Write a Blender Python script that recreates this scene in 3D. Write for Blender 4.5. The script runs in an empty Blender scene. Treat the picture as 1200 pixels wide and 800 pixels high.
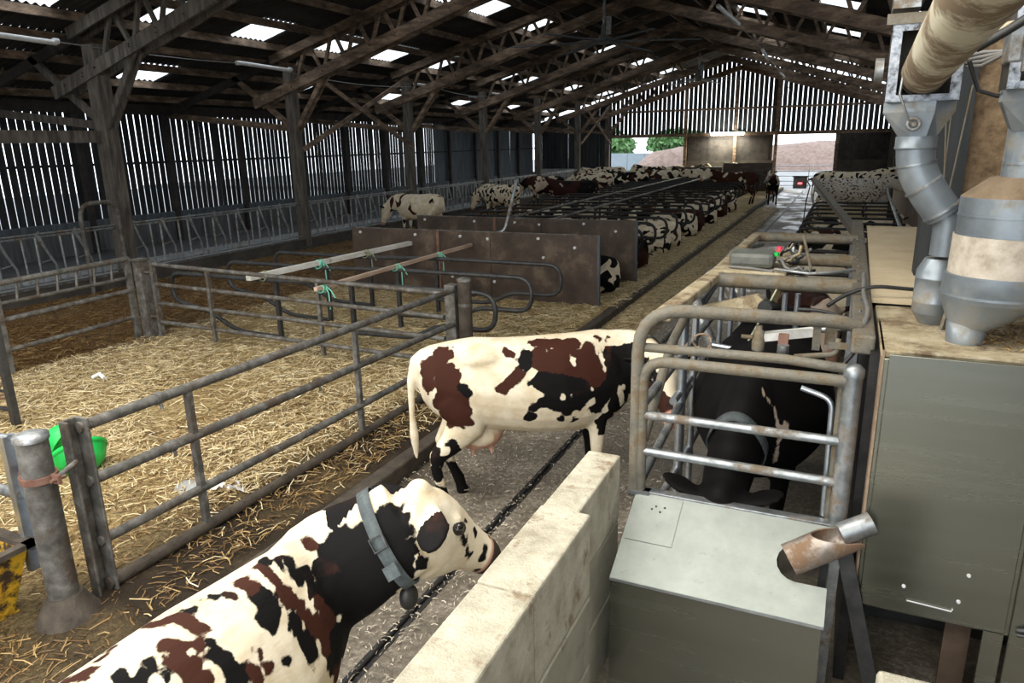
import bpy, math, random
import numpy as np
from mathutils import Vector, Matrix, Quaternion
R_ = random.Random(7)
scene = bpy.context.scene
COL = scene.collection
# ------------------------------------------------------------------ camera
cam_data = bpy.data.cameras.new('camera'); cam = bpy.data.objects.new('camera', cam_data); COL.objects.link(cam)
cam_data.sensor_width = 36.0; cam_data.lens = 36.0*840/1200; cam_data.clip_end = 500; cam_data.clip_start = .05
Rm = Matrix(((0.9089995, 0.41630545, -0.02024046), (-0.09293485, 0.24978327, 0.96383164), (0.40630409, -0.87424144, 0.26574215)))
M4 = Rm.transposed().to_4x4(); M4.translation = Vector((0, 0, 3.0)); cam.matrix_world = M4
scene.camera = cam
# ------------------------------------------------------------------ sky and exposure
world = bpy.data.worlds.new('overcast_sky'); scene.world = world; world.use_nodes = True
wn = world.node_tree; wn.nodes.clear()
wo = wn.nodes.new('ShaderNodeOutputWorld'); wb = wn.nodes.new('ShaderNodeBackground')
wb.inputs['Color'].default_value = (0.86, 0.93, 1.0, 1); wb.inputs['Strength'].default_value = 1.6
wn.links.new(wb.outputs[0], wo.inputs[0])
scene.view_settings.view_transform = 'Standard'; scene.view_settings.look = 'None'
scene.view_settings.gamma = 1; scene.view_settings.exposure = 1.15
def area_light(name, loc, rot, sx, sy, power, col=(1, .98, .95)):
    d = bpy.data.lights.new(name, 'AREA'); d.shape = 'RECTANGLE'; d.size = sx; d.size_y = sy; d.energy = power; d.color = col
    o = bpy.data.objects.new(name, d); COL.objects.link(o); o.location = loc; o.rotation_euler = rot; return o
# added area lamp in place of daylight from the open end behind the camera
area_light('fill_lamp_open_end', (-3.5, -3.0, 5.4), (math.radians(38), 0, 0), 9, 3.0, 400, (1, .96, .88))
# two added unseen area lamps under the roof, brightening the foreground like rooflight daylight
area_light('fill_lamp_roof_bay', (-6.3, 2.6, 5.6), (0, 0, 0), 7.5, 3.2, 260, (1, .97, .90))
area_light('fill_lamp_roof_right', (-.6, 2.4, 5.6), (0, 0, 0), 3.0, 3.0, 80, (1, .97, .90))
# ------------------------------------------------------------------ materials
def nn(nt, t, **k):
    n = nt.nodes.new(t)
    for a, b in k.items():
        if a in n.inputs: n.inputs[a].default_value = b
        else: setattr(n, a, b)
    return n
def c4(c): return (c[0], c[1], c[2], 1)
MATS = {}
def mat(name, cols, rough=.7, metal=0, scale=4, detail=5, bump=.2, bscale=None, stretch=(1, 1, 1), space='Position',
        dirt=None, dirt_scale=3, dirt_amt=.5, spec=.5, stops=None, rvar=.0):
    """procedural: ramp of cols by noise, optional dirt layer, bump"""
    m = bpy.data.materials.new(name); m.use_nodes = True; nt = m.node_tree; L = nt.links
    b = nt.nodes['Principled BSDF']; b.inputs['Roughness'].default_value = rough; b.inputs['Metallic'].default_value = metal
    b.inputs['Specular IOR Level'].default_value = spec
    if space == 'Position': src = nt.nodes.new('ShaderNodeNewGeometry').outputs['Position']
    else: src = nt.nodes.new('ShaderNodeTexCoord').outputs['Object']
    mp = nn(nt, 'ShaderNodeMapping'); mp.inputs['Scale'].default_value = stretch; L.new(src, mp.inputs['Vector'])
    n = nn(nt, 'ShaderNodeTexNoise', Scale=scale, Detail=detail, Roughness=.65); L.new(mp.outputs[0], n.inputs['Vector'])
    r = nt.nodes.new('ShaderNodeValToRGB'); els = r.color_ramp.elements
    k = len(cols); pos = stops or [.3+.4*i/max(1, k-1) for i in range(k)]
    els[0].position = pos[0]; els[0].color = c4(cols[0]); els[1].position = pos[-1]; els[1].color = c4(cols[-1])
    for i in range(1, k-1): e = els.new(pos[i]); e.color = c4(cols[i])
    L.new(n.outputs['Fac'], r.inputs[0]); out = r.outputs[0]
    if dirt:
        d = nn(nt, 'ShaderNodeTexNoise', Scale=dirt_scale, Detail=6, Roughness=.7); L.new(src, d.inputs['Vector'])
        dr = nt.nodes.new('ShaderNodeValToRGB'); c = .5+(.5-dirt_amt)*.5
        dr.color_ramp.elements[0].position = max(0, c-.06); dr.color_ramp.elements[1].position = min(1, c+.06)
        L.new(d.outputs['Fac'], dr.inputs[0])
        mx = nt.nodes.new('ShaderNodeMix'); mx.data_type = 'RGBA'; L.new(dr.outputs[0], mx.inputs[0]); L.new(out, mx.inputs[6]); mx.inputs[7].default_value = c4(dirt); out = mx.outputs[2]
        if metal > 0:
            mm = nn(nt, 'ShaderNodeMath', operation='MULTIPLY_ADD'); L.new(dr.outputs[0], mm.inputs[0]); mm.inputs[1].default_value = -metal; mm.inputs[2].default_value = metal
            L.new(mm.outputs[0], b.inputs['Metallic'])
        mr = nn(nt, 'ShaderNodeMath', operation='MULTIPLY_ADD'); L.new(dr.outputs[0], mr.inputs[0]); mr.inputs[1].default_value = (.9-rough); mr.inputs[2].default_value = rough
        L.new(mr.outputs[0], b.inputs['Roughness'])
    elif rvar:
        mr = nn(nt, 'ShaderNodeMath', operation='MULTIPLY_ADD'); L.new(n.outputs['Fac'], mr.inputs[0]); mr.inputs[1].default_value = rvar; mr.inputs[2].default_value = rough-rvar/2
        L.new(mr.outputs[0], b.inputs['Roughness'])
    L.new(out, b.inputs['Base Color'])
    if bump:
        bn = nn(nt, 'ShaderNodeTexNoise', Scale=bscale or scale*5, Detail=5, Roughness=.7); L.new(mp.outputs[0], bn.inputs['Vector'])
        bp = nn(nt, 'ShaderNodeBump', Strength=bump, Distance=.02); L.new(bn.outputs['Fac'], bp.inputs['Height']); L.new(bp.outputs[0], b.inputs['Normal'])
    MATS[name] = m; return m
timber = mat('weathered_timber', [(.04, .027, .018), (.14, .094, .062), (.30, .21, .14)], .85, scale=2.5, stretch=(1, 1, 3), bump=.3)
timber_dark = mat('blackened_timber', [(.02, .018, .017), (.06, .05, .045)], .9, scale=3, bump=.3)
post_wood = mat('grey_post_wood', [(.035, .03, .027), (.10, .085, .07), (.17, .15, .125)], .9, scale=4, stretch=(3, 3, .4), bump=.5)
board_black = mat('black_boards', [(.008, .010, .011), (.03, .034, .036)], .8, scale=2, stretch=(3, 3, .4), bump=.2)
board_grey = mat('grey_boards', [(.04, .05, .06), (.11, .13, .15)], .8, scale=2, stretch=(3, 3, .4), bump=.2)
sheet_dark = mat('fibre_cement_roof', [(.018, .017, .016), (.06, .055, .05)], .95, scale=1.5, bump=.3)
galv = mat('galvanised_steel', [(.20, .215, .22), (.42, .44, .45)], .42, .8, scale=14, bump=.05, dirt=(.16, .12, .08), dirt_scale=5, dirt_amt=.35)
galv_clean = mat('clean_galvanised_steel', [(.42, .46, .50), (.66, .70, .74)], .33, .9, scale=10, bump=.04)
pipe_grey = mat('dirty_grey_pipe', [(.055, .052, .046), (.125, .12, .108), (.24, .23, .215)], .6, .25, scale=9, bump=.3, dirt=(.075, .055, .04), dirt_scale=3, dirt_amt=.38)
pipe_mud = mat('muddy_pipe', [(.035, .027, .02), (.10, .08, .06)], .8, .1, scale=7, bump=.6)
loop_steel = mat('dark_loop_steel', [(.035, .036, .038), (.09, .09, .09)], .5, .5, scale=8, bump=.2)
loop_black = mat('black_loop_steel', [(.010, .010, .011), (.04, .038, .036)], .45, .5, scale=8, bump=.2)
cage_dirty = mat('dusty_cage_steel', [(.105, .095, .075), (.19, .175, .14), (.34, .32, .27)], .65, .25, scale=6, bump=.5, dirt=(.15, .115, .07), dirt_scale=6, dirt_amt=.45)
stainless = mat('brushed_stainless', [(.25, .255, .215), (.29, .295, .25)], .26, .92, scale=3, bump=.004, bscale=200, stretch=(.15, 1, 4), rvar=.15)
stainless_lid = mat('dull_stainless', [(.26, .285, .26), (.36, .385, .35)], .5, .55, scale=4, bump=.03, rvar=.2, dirt=(.22, .19, .14), dirt_scale=22, dirt_amt=.12)
concrete_wet = mat('wet_slurry_concrete', [(.035, .030, .026), (.085, .075, .062), (.16, .145, .12)], .38, scale=2.2, bump=.6, bscale=14, rvar=.4, spec=.6)
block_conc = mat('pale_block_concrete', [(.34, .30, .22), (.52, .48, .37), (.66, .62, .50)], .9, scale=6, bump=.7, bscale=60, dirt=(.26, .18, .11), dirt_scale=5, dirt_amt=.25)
block_shaded = mat('shaded_block_concrete', [(.27, .255, .19), (.42, .40, .31)], .9, scale=3, bump=.4, bscale=50, dirt=(.22, .18, .13), dirt_scale=4, dirt_amt=.25)  # darker copy of the block concrete; side shade put into the colour
conc_dark = mat('stained_concrete', [(.035, .03, .026), (.09, .08, .068)], .85, scale=2, bump=.4)
conc_grey = mat('feed_passage_concrete', [(.24, .25, .25), (.42, .43, .43)], .8, scale=1.5, bump=.3)
conc_wall = mat('grey_wall_panel', [(.05, .055, .06), (.13, .135, .14)], .85, scale=2, stretch=(4, 4, .5), bump=.3)
bed_mat = None
plyboard = mat('brown_phenolic_ply', [(.032, .02, .014), (.06, .04, .028), (.10, .07, .05)], .5, scale=2.4, bump=.15, dirt=(.15, .11, .075), dirt_scale=2.4, dirt_amt=.28)
rust = mat('rusty_strip', [(.12, .05, .035), (.25, .14, .10)], .8, scale=8)
white_rail = mat('whitewashed_timber', [(.60, .58, .52), (.85, .84, .80)], .8, scale=5, stretch=(3, .5, 3), bump=.3, dirt=(.30, .24, .16), dirt_scale=4, dirt_amt=.3)
pink_rail = mat('bare_pinkish_timber', [(.42, .28, .20), (.62, .48, .38)], .8, scale=5, stretch=(3, .5, 3), bump=.3)
rope_green = mat('green_twine', [(.12, .50, .36), (.28, .70, .54)], .8, scale=30)
rope_dull = mat('dull_twine', [(.25, .30, .18), (.40, .40, .28)], .8, scale=30)
black_plastic = mat('black_plastic', [(.01, .01, .01), (.03, .03, .03)], .5, scale=10, bump=.05)
grey_plastic = mat('dusty_grey_plastic', [(.06, .07, .06), (.15, .15, .13)], .5, scale=6)
green_plastic = mat('bright_green_plastic', [(.0, .38, .05), (.02, .62, .12)], .45, scale=5, dirt=(.02, .06, .02), dirt_scale=9, dirt_amt=.2)
yellow_paint = mat('chipped_yellow_paint', [(.75, .42, .02), (.85, .52, .03)], .55, scale=4, dirt=(.055, .03, .015), dirt_scale=6, dirt_amt=.52)
dust_beige = mat('beige_dust', [(.30, .23, .13), (.45, .37, .23), (.58, .50, .35)], .95, scale=7, bump=.8, bscale=40, dirt=(.20, .14, .08), dirt_scale=4, dirt_amt=.4)
chipboard = mat('pale_dusty_chipboard', [(.56, .44, .27), (.70, .58, .39)], .85, scale=3, stretch=(1, 1, 1), bump=.15, dirt=(.40, .28, .16), dirt_scale=9, dirt_amt=.15)
straw_dust_wall = mat('straw_dusted_board', [(.10, .065, .035), (.24, .16, .09), (.36, .26, .15)], .95, scale=9, bump=1, bscale=50)
hopper_steel = mat('hopper_galvanised', [(.17, .195, .215), (.30, .335, .36)], .38, .5, scale=3, bump=.05, dirt=(.22, .19, .14), dirt_scale=3, dirt_amt=.32)
pvc = mat('dusty_cream_tube', [(.50, .44, .30), (.66, .61, .46)], .45, scale=2, bump=.05, dirt=(.22, .16, .10), dirt_scale=3.5, dirt_amt=.5)
white_tube = mat('white_lamp_casing', [(.55, .56, .56), (.75, .76, .76)], .5, scale=8)
cable_mat = mat('grey_cable', [(.12, .12, .11), (.22, .21, .2)], .6)
paper_white = mat('white_plastic_scrap', [(.8, .8, .8), (.95, .95, .95)], .6)
def emat(name, col, s):
    m = bpy.data.materials.new(name); m.use_nodes = True; nt = m.node_tree; nt.nodes.clear()
    e = nn(nt, 'ShaderNodeEmission', Strength=s); e.inputs[0].default_value = c4(col); o = nt.nodes.new('ShaderNodeOutputMaterial'); nt.links.new(e.outputs[0], o.inputs[0]); return m
lamp_lit = emat('lit_fluorescent_tube', (1, .98, .82), 30)
led_red = emat('red_led', (1, .05, .06), 4)
sk = bpy.data.materials.new('translucent_rooflight'); sk.use_nodes = True; nt = sk.node_tree; nt.nodes.clear()
o_ = nt.nodes.new('ShaderNodeOutputMaterial'); mx_ = nn(nt, 'ShaderNodeMixShader'); t_ = nt.nodes.new('ShaderNodeBsdfTranslucent'); p_ = nt.nodes.new('ShaderNodeBsdfTransparent')
t_.inputs[0].default_value = (.92, .95, .95, 1); p_.inputs[0].default_value = (1, 1, 1, 1); mx_.inputs[0].default_value = .45
nt.links.new(t_.outputs[0], mx_.inputs[1]); nt.links.new(p_.outputs[0], mx_.inputs[2]); nt.links.new(mx_.outputs[0], o_.inputs[0])
# ------------------------------------------------------------------ mesh builder
class MB:
    def __init__(s): s.v = []; s.f = []; s.sm = []
    def add(s, vs, fs, smooth=False):
        o = len(s.v); s.v += [tuple(v) for v in vs]; s.f += [tuple(i+o for i in f) for f in fs]; s.sm += [smooth]*len(fs); return s
    def box(s, a, b):
        (x0, y0, z0), (x1, y1, z1) = a, b
        vs = [(x0, y0, z0), (x1, y0, z0), (x1, y1, z0), (x0, y1, z0), (x0, y0, z1), (x1, y0, z1), (x1, y1, z1), (x0, y1, z1)]
        return s.add(vs, [(0, 3, 2, 1), (4, 5, 6, 7), (0, 1, 5, 4), (1, 2, 6, 5), (2, 3, 7, 6), (3, 0, 4, 7)])
    def cbox(s, c, sz): return s.box([c[i]-sz[i]/2 for i in range(3)], [c[i]+sz[i]/2 for i in range(3)])
    def beam(s, p0, p1, w, h, up=(0, 0, 1), taper=1.0):
        p0, p1 = Vector(p0), Vector(p1); d = (p1-p0).normalized(); u = Vector(up); sd = d.cross(u)
        if sd.length < 1e-4: sd = d.cross(Vector((1, 0, 0)))
        sd.normalize(); u = sd.cross(d).normalized(); vs = []
        for p, t in ((p0, 1), (p1, taper)):
            for a, b in ((-1, -1), (1, -1), (1, 1), (-1, 1)): vs.append(p+sd*(a*w/2*t)+u*(b*h/2*t))
        return s.add(vs, [(0, 1, 2, 3), (7, 6, 5, 4), (0, 4, 5, 1), (1, 5, 6, 2), (2, 6, 7, 3), (3, 7, 4, 0)])
    def loft(s, rings, cap=True, smooth=True):
        n = len(rings[0]); vs = [p for r in rings for p in r]; fs = []
        for i in range(len(rings)-1):
            for j in range(n): a = i*n+j; b = i*n+(j+1) % n; fs.append((a, b, b+n, a+n))
        s.add(vs, fs, smooth)
        if cap:
            s.add(rings[0], [tuple(range(n))[::-1]]); s.add(rings[-1], [tuple(range(n))])
        return s
    def tube(s, pts, r, seg=8, closed=False, cap=True):
        pts = [Vector(p) for p in pts]; n = len(pts); rs = r if isinstance(r, (list, tuple)) else [r]*n; rings = []
        t0 = (pts[1]-pts[0]).normalized(); up = Vector((0, 0, 1)) if abs(t0.z) < .9 else Vector((1, 0, 0)); nrm = t0.cross(up).normalized(); prev = t0
        for i, p in enumerate(pts):
            if closed: t = (pts[(i+1) % n]-pts[i-1]).normalized()
            else: t = (pts[min(i+1, n-1)]-pts[max(i-1, 0)]).normalized()
            q = prev.rotation_difference(t); nrm = (q @ nrm).normalized(); prev = t; bi = t.cross(nrm)
            rings.append([p+(nrm*math.cos(a)+bi*math.sin(a))*rs[i] for a in [2*math.pi*k/seg for k in range(seg)]])
        if closed: rings.append(rings[0]); cap = False
        return s.loft(rings, cap)
    def lathe(s, prof, c=(0, 0, 0), seg=24, axis=None, smooth=True):
        q = Vector((0, 0, 1)).rotation_difference(Vector(axis).normalized()) if axis else Quaternion(); c = Vector(c)
        rings = [[c+q @ Vector((r*math.cos(a), r*math.sin(a), z)) for a in [2*math.pi*k/seg for k in range(seg)]] for r, z in prof]
        return s.loft(rings, True, smooth)
    def plate(s, pts, n, th):
        n = Vector(n).normalized()*th; a = [Vector(p) for p in pts]; b = [p+n for p in a]; k = len(a)
        fs = [tuple(range(k))[::-1], tuple(range(k, 2*k))]+[(i, (i+1) % k, (i+1) % k+k, i+k) for i in range(k)]
        return s.add(a+b, fs)
    def build(s, name, m, parent=None, bevel=0, sub=0, local=False):
        off = Vector((0, 0, 0))
        if parent is not None and not local:
            p = parent
            while p is not None: off = off+p.location; p = p.parent
        me = bpy.data.meshes.new(name)
        me.from_pydata([tuple(Vector(v)-off) for v in s.v], [], s.f); me.polygons.foreach_set('use_smooth', s.sm)
        me.materials.append(m); me.update()
        o = bpy.data.objects.new(name, me); COL.objects.link(o)
        if parent is not None: o.parent = parent
        if bevel:
            b = o.modifiers.new('bevel', 'BEVEL'); b.width = bevel; b.segments = 2; b.limit_method = 'ANGLE'
        return o
def tag(o, label=None, cat=None, group=None, kind=None):
    if label: o['label'] = label
    if cat: o['category'] = cat
    if group: o['group'] = group
    if kind: o['kind'] = kind
    return o
def thing(name, label, cat, loc=(0, 0, 0), group=None, kind=None):
    o = bpy.data.objects.new(name, None); COL.objects.link(o); o.location = loc; o.empty_display_size = .1
    return tag(o, label, cat, group, kind)
def copy_tree(o, parent=None):
    c = o.copy(); COL.objects.link(c)
    if parent is not None: c.parent = parent
    for ch in list(o.children): copy_tree(ch, c)
    return c
def rounded(pts, r, seg=5):
    """polyline with corners filleted by radius r"""
    P = [Vector(p) for p in pts]; out = [P[0]]
    for i in range(1, len(P)-1):
        a = (P[i-1]-P[i]); b = (P[i+1]-P[i]); la, lb = a.length, b.length; rr = min(r if not isinstance(r, (list, tuple)) else r[i-1], la*.49, lb*.49); a.normalize(); b.normalize()
        s_, e_ = P[i]+a*rr, P[i]+b*rr
        for k in range(seg+1):
            t = k/seg; out.append(s_*(1-t)**2+P[i]*2*t*(1-t)+e_*t*t)
    out.append(P[-1]); return out
# ================================================================== SETTING
XP, YG, BAY = -14.5, 46.8, 5.98
POSTY = [10.9, 16.8, 22.8, 28.75, 34.8, 40.8, 46.6]
XR = -6.35
def roofz(x): return 5.65+.272*((x+14.8) if x < XR else (2*XR-x+14.8))
def struct(name, loc=(0, 0, 0)):
    o = bpy.data.objects.new(name, None); COL.objects.link(o); o.location = loc; o['kind'] = 'structure'; return o
# ---- floor: slurry alley slab, bedding and passages
floor = struct('floor')
def ground_grid(name, x0, x1, y0, y1, nx, ny, z, amp, m, parent, sc=1.3, skirt=0):
    X = np.linspace(x0, x1, nx); Y = y0+(y1-y0)*np.linspace(0, 1, ny)**1.0
    rs = np.random.RandomState(5); gx, gy = np.meshgrid(X, Y)
    h = np.zeros_like(gx)
    for k in range(22):
        f = sc*(1.0+k*.45); a = rs.rand()*6.28; ph = rs.rand()*6.28; h += np.sin((gx*math.cos(a)+gy*math.sin(a))*f+ph+1.3*np.sin(gx*f*.31+gy*f*.17+k))/(1+k*.35)
    h = h/3.2*amp+z
    vs = [tuple(v) for v in np.stack([gx.ravel(), gy.ravel(), h.ravel()], 1)]
    fs = [(j*nx+i, j*nx+i+1, (j+1)*nx+i+1, (j+1)*nx+i) for j in range(ny-1) for i in range(nx-1)]
    mb = MB(); mb.add(vs, fs, True)
    return mb.build(name, m, parent)
def bedding_material():
    m = bpy.data.materials.new('straw_bedding'); m.use_nodes = True; nt = m.node_tree; L = nt.links; b = nt.nodes['Principled BSDF']; b.inputs['Roughness'].default_value = .95
    b.inputs['Specular IOR Level'].default_value = .2
    g = nt.nodes.new('ShaderNodeNewGeometry'); sx = nt.nodes.new('ShaderNodeSeparateXYZ'); L.new(g.outputs['Position'], sx.inputs[0])
    n1 = nn(nt, 'ShaderNodeTexNoise', Scale=.9, Detail=4); L.new(g.outputs['Position'], n1.inputs['Vector'])
    n2 = nn(nt, 'ShaderNodeTexNoise', Scale=28, Detail=4, Roughness=.8); L.new(g.outputs['Position'], n2.inputs['Vector'])
    r1 = nt.nodes.new('ShaderNodeValToRGB'); e = r1.color_ramp.elements; e[0].position = .35; e[0].color = (.14, .09, .04, 1); e[1].position = .68; e[1].color = (.66, .53, .28, 1); x = e.new(.5); x.color = (.40, .29, .13, 1)
    L.new(n2.outputs[0], r1.inputs[0])
    r2 = nt.nodes.new('ShaderNodeValToRGB'); e = r2.color_ramp.elements; e[0].position = .35; e[0].color = (.045, .024, .008, 1); e[1].position = .7; e[1].color = (.26, .13, .035, 1)
    L.new(n2.outputs[0], r2.inputs[0])
    # brown, trodden straw on the cow passage west of the cubicles
    mr = nn(nt, 'ShaderNodeMapRange'); mr.inputs['From Min'].default_value = -10.0; mr.inputs['From Max'].default_value = -9.3; L.new(sx.outputs[0], mr.inputs['Value'])
    ad = nn(nt, 'ShaderNodeMath', operation='MULTIPLY_ADD'); L.new(n1.outputs[0], ad.inputs[0]); ad.inputs[1].default_value = 1.6; ad.inputs[2].default_value = -.8
    a2 = nn(nt, 'ShaderNodeMath', operation='ADD', use_clamp=True); L.new(mr.outputs[0], a2.inputs[0]); L.new(ad.outputs[0], a2.inputs[1])
    mx = nt.nodes.new('ShaderNodeMix'); mx.data_type = 'RGBA'; L.new(a2.outputs[0], mx.inputs[0]); L.new(r2.outputs[0], mx.inputs[6]); L.new(r1.outputs[0], mx.inputs[7])
    # slurry-caked strip along the alley kerb beside the pen fence
    ex = nn(nt, 'ShaderNodeMapRange'); ex.inputs['From Min'].default_value = -4.9; ex.inputs['From Max'].default_value = -4.2; L.new(sx.outputs[0], ex.inputs['Value'])
    ey = nn(nt, 'ShaderNodeMapRange'); ey.inputs['From Min'].default_value = 9.0; ey.inputs['From Max'].default_value = 6.5; L.new(sx.outputs[1], ey.inputs['Value'])
    em = nn(nt, 'ShaderNodeMath', operation='MULTIPLY'); L.new(ex.outputs[0], em.inputs[0]); L.new(ey.outputs[0], em.inputs[1])
    e2 = nn(nt, 'ShaderNodeMath', operation='MULTIPLY_ADD', use_clamp=True); L.new(em.outputs[0], e2.inputs[0]); e2.inputs[1].default_value = 1.0; L.new(ad.outputs[0], e2.inputs[2])
    m5 = nt.nodes.new('ShaderNodeMix'); m5.data_type = 'RGBA'; L.new(e2.outputs[0], m5.inputs[0]); L.new(mx.outputs[2], m5.inputs[6]); m5.inputs[7].default_value = (.035, .025, .016, 1)
    L.new(m5.outputs[2], b.inputs['Base Color'])
    bp = nn(nt, 'ShaderNodeBump', Strength=1.0, Distance=.03); L.new(n2.outputs[0], bp.inputs['Height']); L.new(bp.outputs[0], b.inputs['Normal'])
    return m
bed_mat = bedding_material()
def alley_material():
    m = bpy.data.materials.new('alley_concrete'); m.use_nodes = True; nt = m.node_tree; L = nt.links; b = nt.nodes['Principled BSDF']
    g = nt.nodes.new('ShaderNodeNewGeometry'); n1 = nn(nt, 'ShaderNodeTexNoise', Scale=1.1, Detail=6, Roughness=.65); L.new(g.outputs['Position'], n1.inputs['Vector'])
    n2 = nn(nt, 'ShaderNodeTexNoise', Scale=22, Detail=6, Roughness=.75); L.new(g.outputs['Position'], n2.inputs['Vector'])
    r1 = nt.nodes.new('ShaderNodeValToRGB'); e = r1.color_ramp.elements; e[0].position = .36; e[0].color = (.06, .05, .038, 1); e[1].position = .64; e[1].color = (.33, .29, .23, 1); x = e.new(.52); x.color = (.16, .135, .103, 1)
    ad = nn(nt, 'ShaderNodeMath', operation='MULTIPLY_ADD'); L.new(n1.outputs[0], ad.inputs[0]); ad.inputs[1].default_value = .55; ad.inputs[2].default_value = .0
    a2 = nn(nt, 'ShaderNodeMath', operation='MULTIPLY_ADD'); L.new(n2.outputs[0], a2.inputs[0]); a2.inputs[1].default_value = .5; L.new(ad.outputs[0], a2.inputs[2])
    L.new(a2.outputs[0], r1.inputs[0]); L.new(r1.outputs[0], b.inputs['Base Color'])
    rr = nn(nt, 'ShaderNodeMapRange'); rr.inputs['From Min'].default_value = .42; rr.inputs['From Max'].default_value = .58; rr.inputs['To Min'].default_value = .28; rr.inputs['To Max'].default_value = .75; L.new(n1.outputs[0], rr.inputs['Value']); L.new(rr.outputs[0], b.inputs['Roughness'])
    bp = nn(nt, 'ShaderNodeBump', Strength=.7, Distance=.02); L.new(n2.outputs[0], bp.inputs['Height']); L.new(bp.outputs[0], b.inputs['Normal'])
    return m
alley_mat = alley_material()
ground_grid('alley_slab', -4.0, -1.0, -3, 47.5, 24, 240, 0, .006, alley_mat, floor)
ground_grid('stall_slab', -1.0, 2.6, -3, 47.5, 20, 120, -.004, .004, alley_mat, floor)
MB().box((-3.8, -3, -.3), (2.7, 47.6, -.05)).build('slab_base', conc_dark, floor)
MB().box((-14.35, -3, -.3), (-3.62, 46.7, .04)).build('bed_base', conc_dark, floor)
bedobj = ground_grid('bedding', -14.3, -3.66, -3, 46.7, 110, 420, .15, .035, bed_mat, floor)
MB().box((-3.66, -3, -.06), (-3.5, 46.6, .17)).build('bed_kerb', pipe_mud, floor, bevel=.02)
MB().box((-1.15, 9.6, -.04), (1.85, 33, .2)).build('cubicle_bed', conc_dark, floor)
ground_grid('cubicle_bedding', -1.12, 1.83, 9.65, 32.9, 26, 140, .225, .02, bed_mat, floor)
MB().box((-17.1, -3, -.3), (-14.65, 46.7, .22)).build('feed_passage', conc_grey, floor)
MB().box((-19.8, -3, -.3), (-17.1, 46.7, .20)).build('passage_edge', conc_wall, floor)
# trough kerb under the feed barrier
MB().box((-14.68, -3, -.2), (-14.36, 46.7, .42)).build('trough_kerb', conc_dark, floor, bevel=.02)
MB().box((-14.40, -3, .42), (-14.33, 46.7, .45)).build('kerb_strip', pipe_grey, floor)
# ---- left wall: low concrete, rails and vertical boards with daylight gaps
wl = struct('wall_left', (-19.8, 0, 0))
MB().box((-19.95, -3, -.2), (-19.72, 46.9, .93)).build('wall_panel', conc_wall, wl)
MB().box((-19.88, -3, .93), (-19.66, 46.9, 1.12)).build('sill_beam', board_grey, wl)
MB().box((-19.70, -3, 2.63), (-19.64, 46.9, 2.70)).build('mid_rail', board_black, wl)
MB().box((-19.88, -3, 4.08), (-19.74, 46.9, 4.375)).build('wall_plate', timber_dark, wl)
def shared(proto, loc, parent, mats=None):
    o = bpy.data.objects.new(proto.name.split('.')[0], proto.data); COL.objects.link(o); o.parent = parent; o.location = loc
    if mats: o.material_slots[0].link = 'OBJECT'; o.material_slots[0].material = mats
    for m in proto.modifiers:
        k = o.modifiers.new(m.name, m.type)
        if m.type == 'BEVEL': k.width = m.width; k.segments = m.segments; k.limit_method = 'ANGLE'
    return o
P_board = MB().box((-.004, -.0985, 1.12), (.004, .0985, 4.08)).build('board', board_black, wl, local=True)
y = 3.0; first = True
while y < 46.6:
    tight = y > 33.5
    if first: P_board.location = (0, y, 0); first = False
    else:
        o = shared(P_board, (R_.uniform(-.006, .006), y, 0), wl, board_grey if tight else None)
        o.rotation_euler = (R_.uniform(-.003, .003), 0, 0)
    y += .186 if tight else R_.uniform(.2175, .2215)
P_wp = MB().box((-.02, -.07, -.1), (.14, .07, 4.1)).build('wall_post', timber_dark, wl, local=True); P_wp.location = (.1, 7.9, 0)
for yy in [10.9, 13.85, 16.8, 19.8, 22.8, 25.8, 28.75, 31.8, 34.8, 37.8, 40.8, 43.8]: shared(P_wp, (.1, yy, 0), wl)
# ---- gable at the far end with two openings
wb_ = struct('wall_back', (0, YG, 0))
P_gb = MB().box((-.122, -.012, 0), (.122, .012, 1)).build('board', board_black, wb_, local=True); P_gb.location = (-19.6, 0, 1.2); P_gb.scale = (1, 1, 3)
xx = -19.6
while xx < 2.6:
    xx += .272
    lo = 3.3; hi = roofz(xx)-.15
    if xx < -14.4: lo = 1.3; hi = roofz(xx)-.12
    o = shared(P_gb, (xx, R_.uniform(-.01, .01), lo), wb_); o.scale = (1.09 if xx < -14.4 else .95, 1, hi-lo)
xx = -9.5
P_lb = MB().box((-.0998, -.015, 1.72), (.0998, .015, 3.2)).build('lower_board', timber_dark, wb_, local=True); P_lb.location = (-9.42, 0, 0)
for k in range(200):
    xx = -9.22+k*.2
    if xx > 2.5: break
    if -4.3 < xx < -.85: continue
    shared(P_lb, (xx, R_.uniform(-.012, .012), 0), wb_)
MB().box((-9.55, YG-.1, -.2), (-4.15, YG+.1, 1.72)).build('lower_wall', conc_dark, wb_)
MB().box((-.85, YG-.1, -.2), (2.6, YG+.1, 1.72)).build('lower_wall', conc_dark, wb_)
MB().box((-19.7, YG-.1, -.2), (-14.4, YG+.1, 1.3)).build('lower_wall', conc_grey, wb_)
MB().box((-14.3, YG-.08, -.2), (-9.5, YG+.08, .9)).build('lower_wall', conc_grey, wb_)
MB().box((-14.4, YG-.09, 3.2), (2.5, YG+.03, 3.4)).build('lintel_beam', timber, wb_)
MB().box((-14.4, YG-.09, 4.72), (2.5, YG-.02, 4.84)).build('gable_rail', timber, wb_)
for xx in (-9.5, -6.5, -4.15, -.82): MB().box((xx-.09, YG-.16, 0), (xx+.09, YG-.02, min(6.6, roofz(xx)-.3))).build('gable_post', timber, wb_)
MB().box((-14.3, YG-.05, 1.1), (-9.5, YG, 1.17)).build('opening_rail', galv_clean, wb_)
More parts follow.
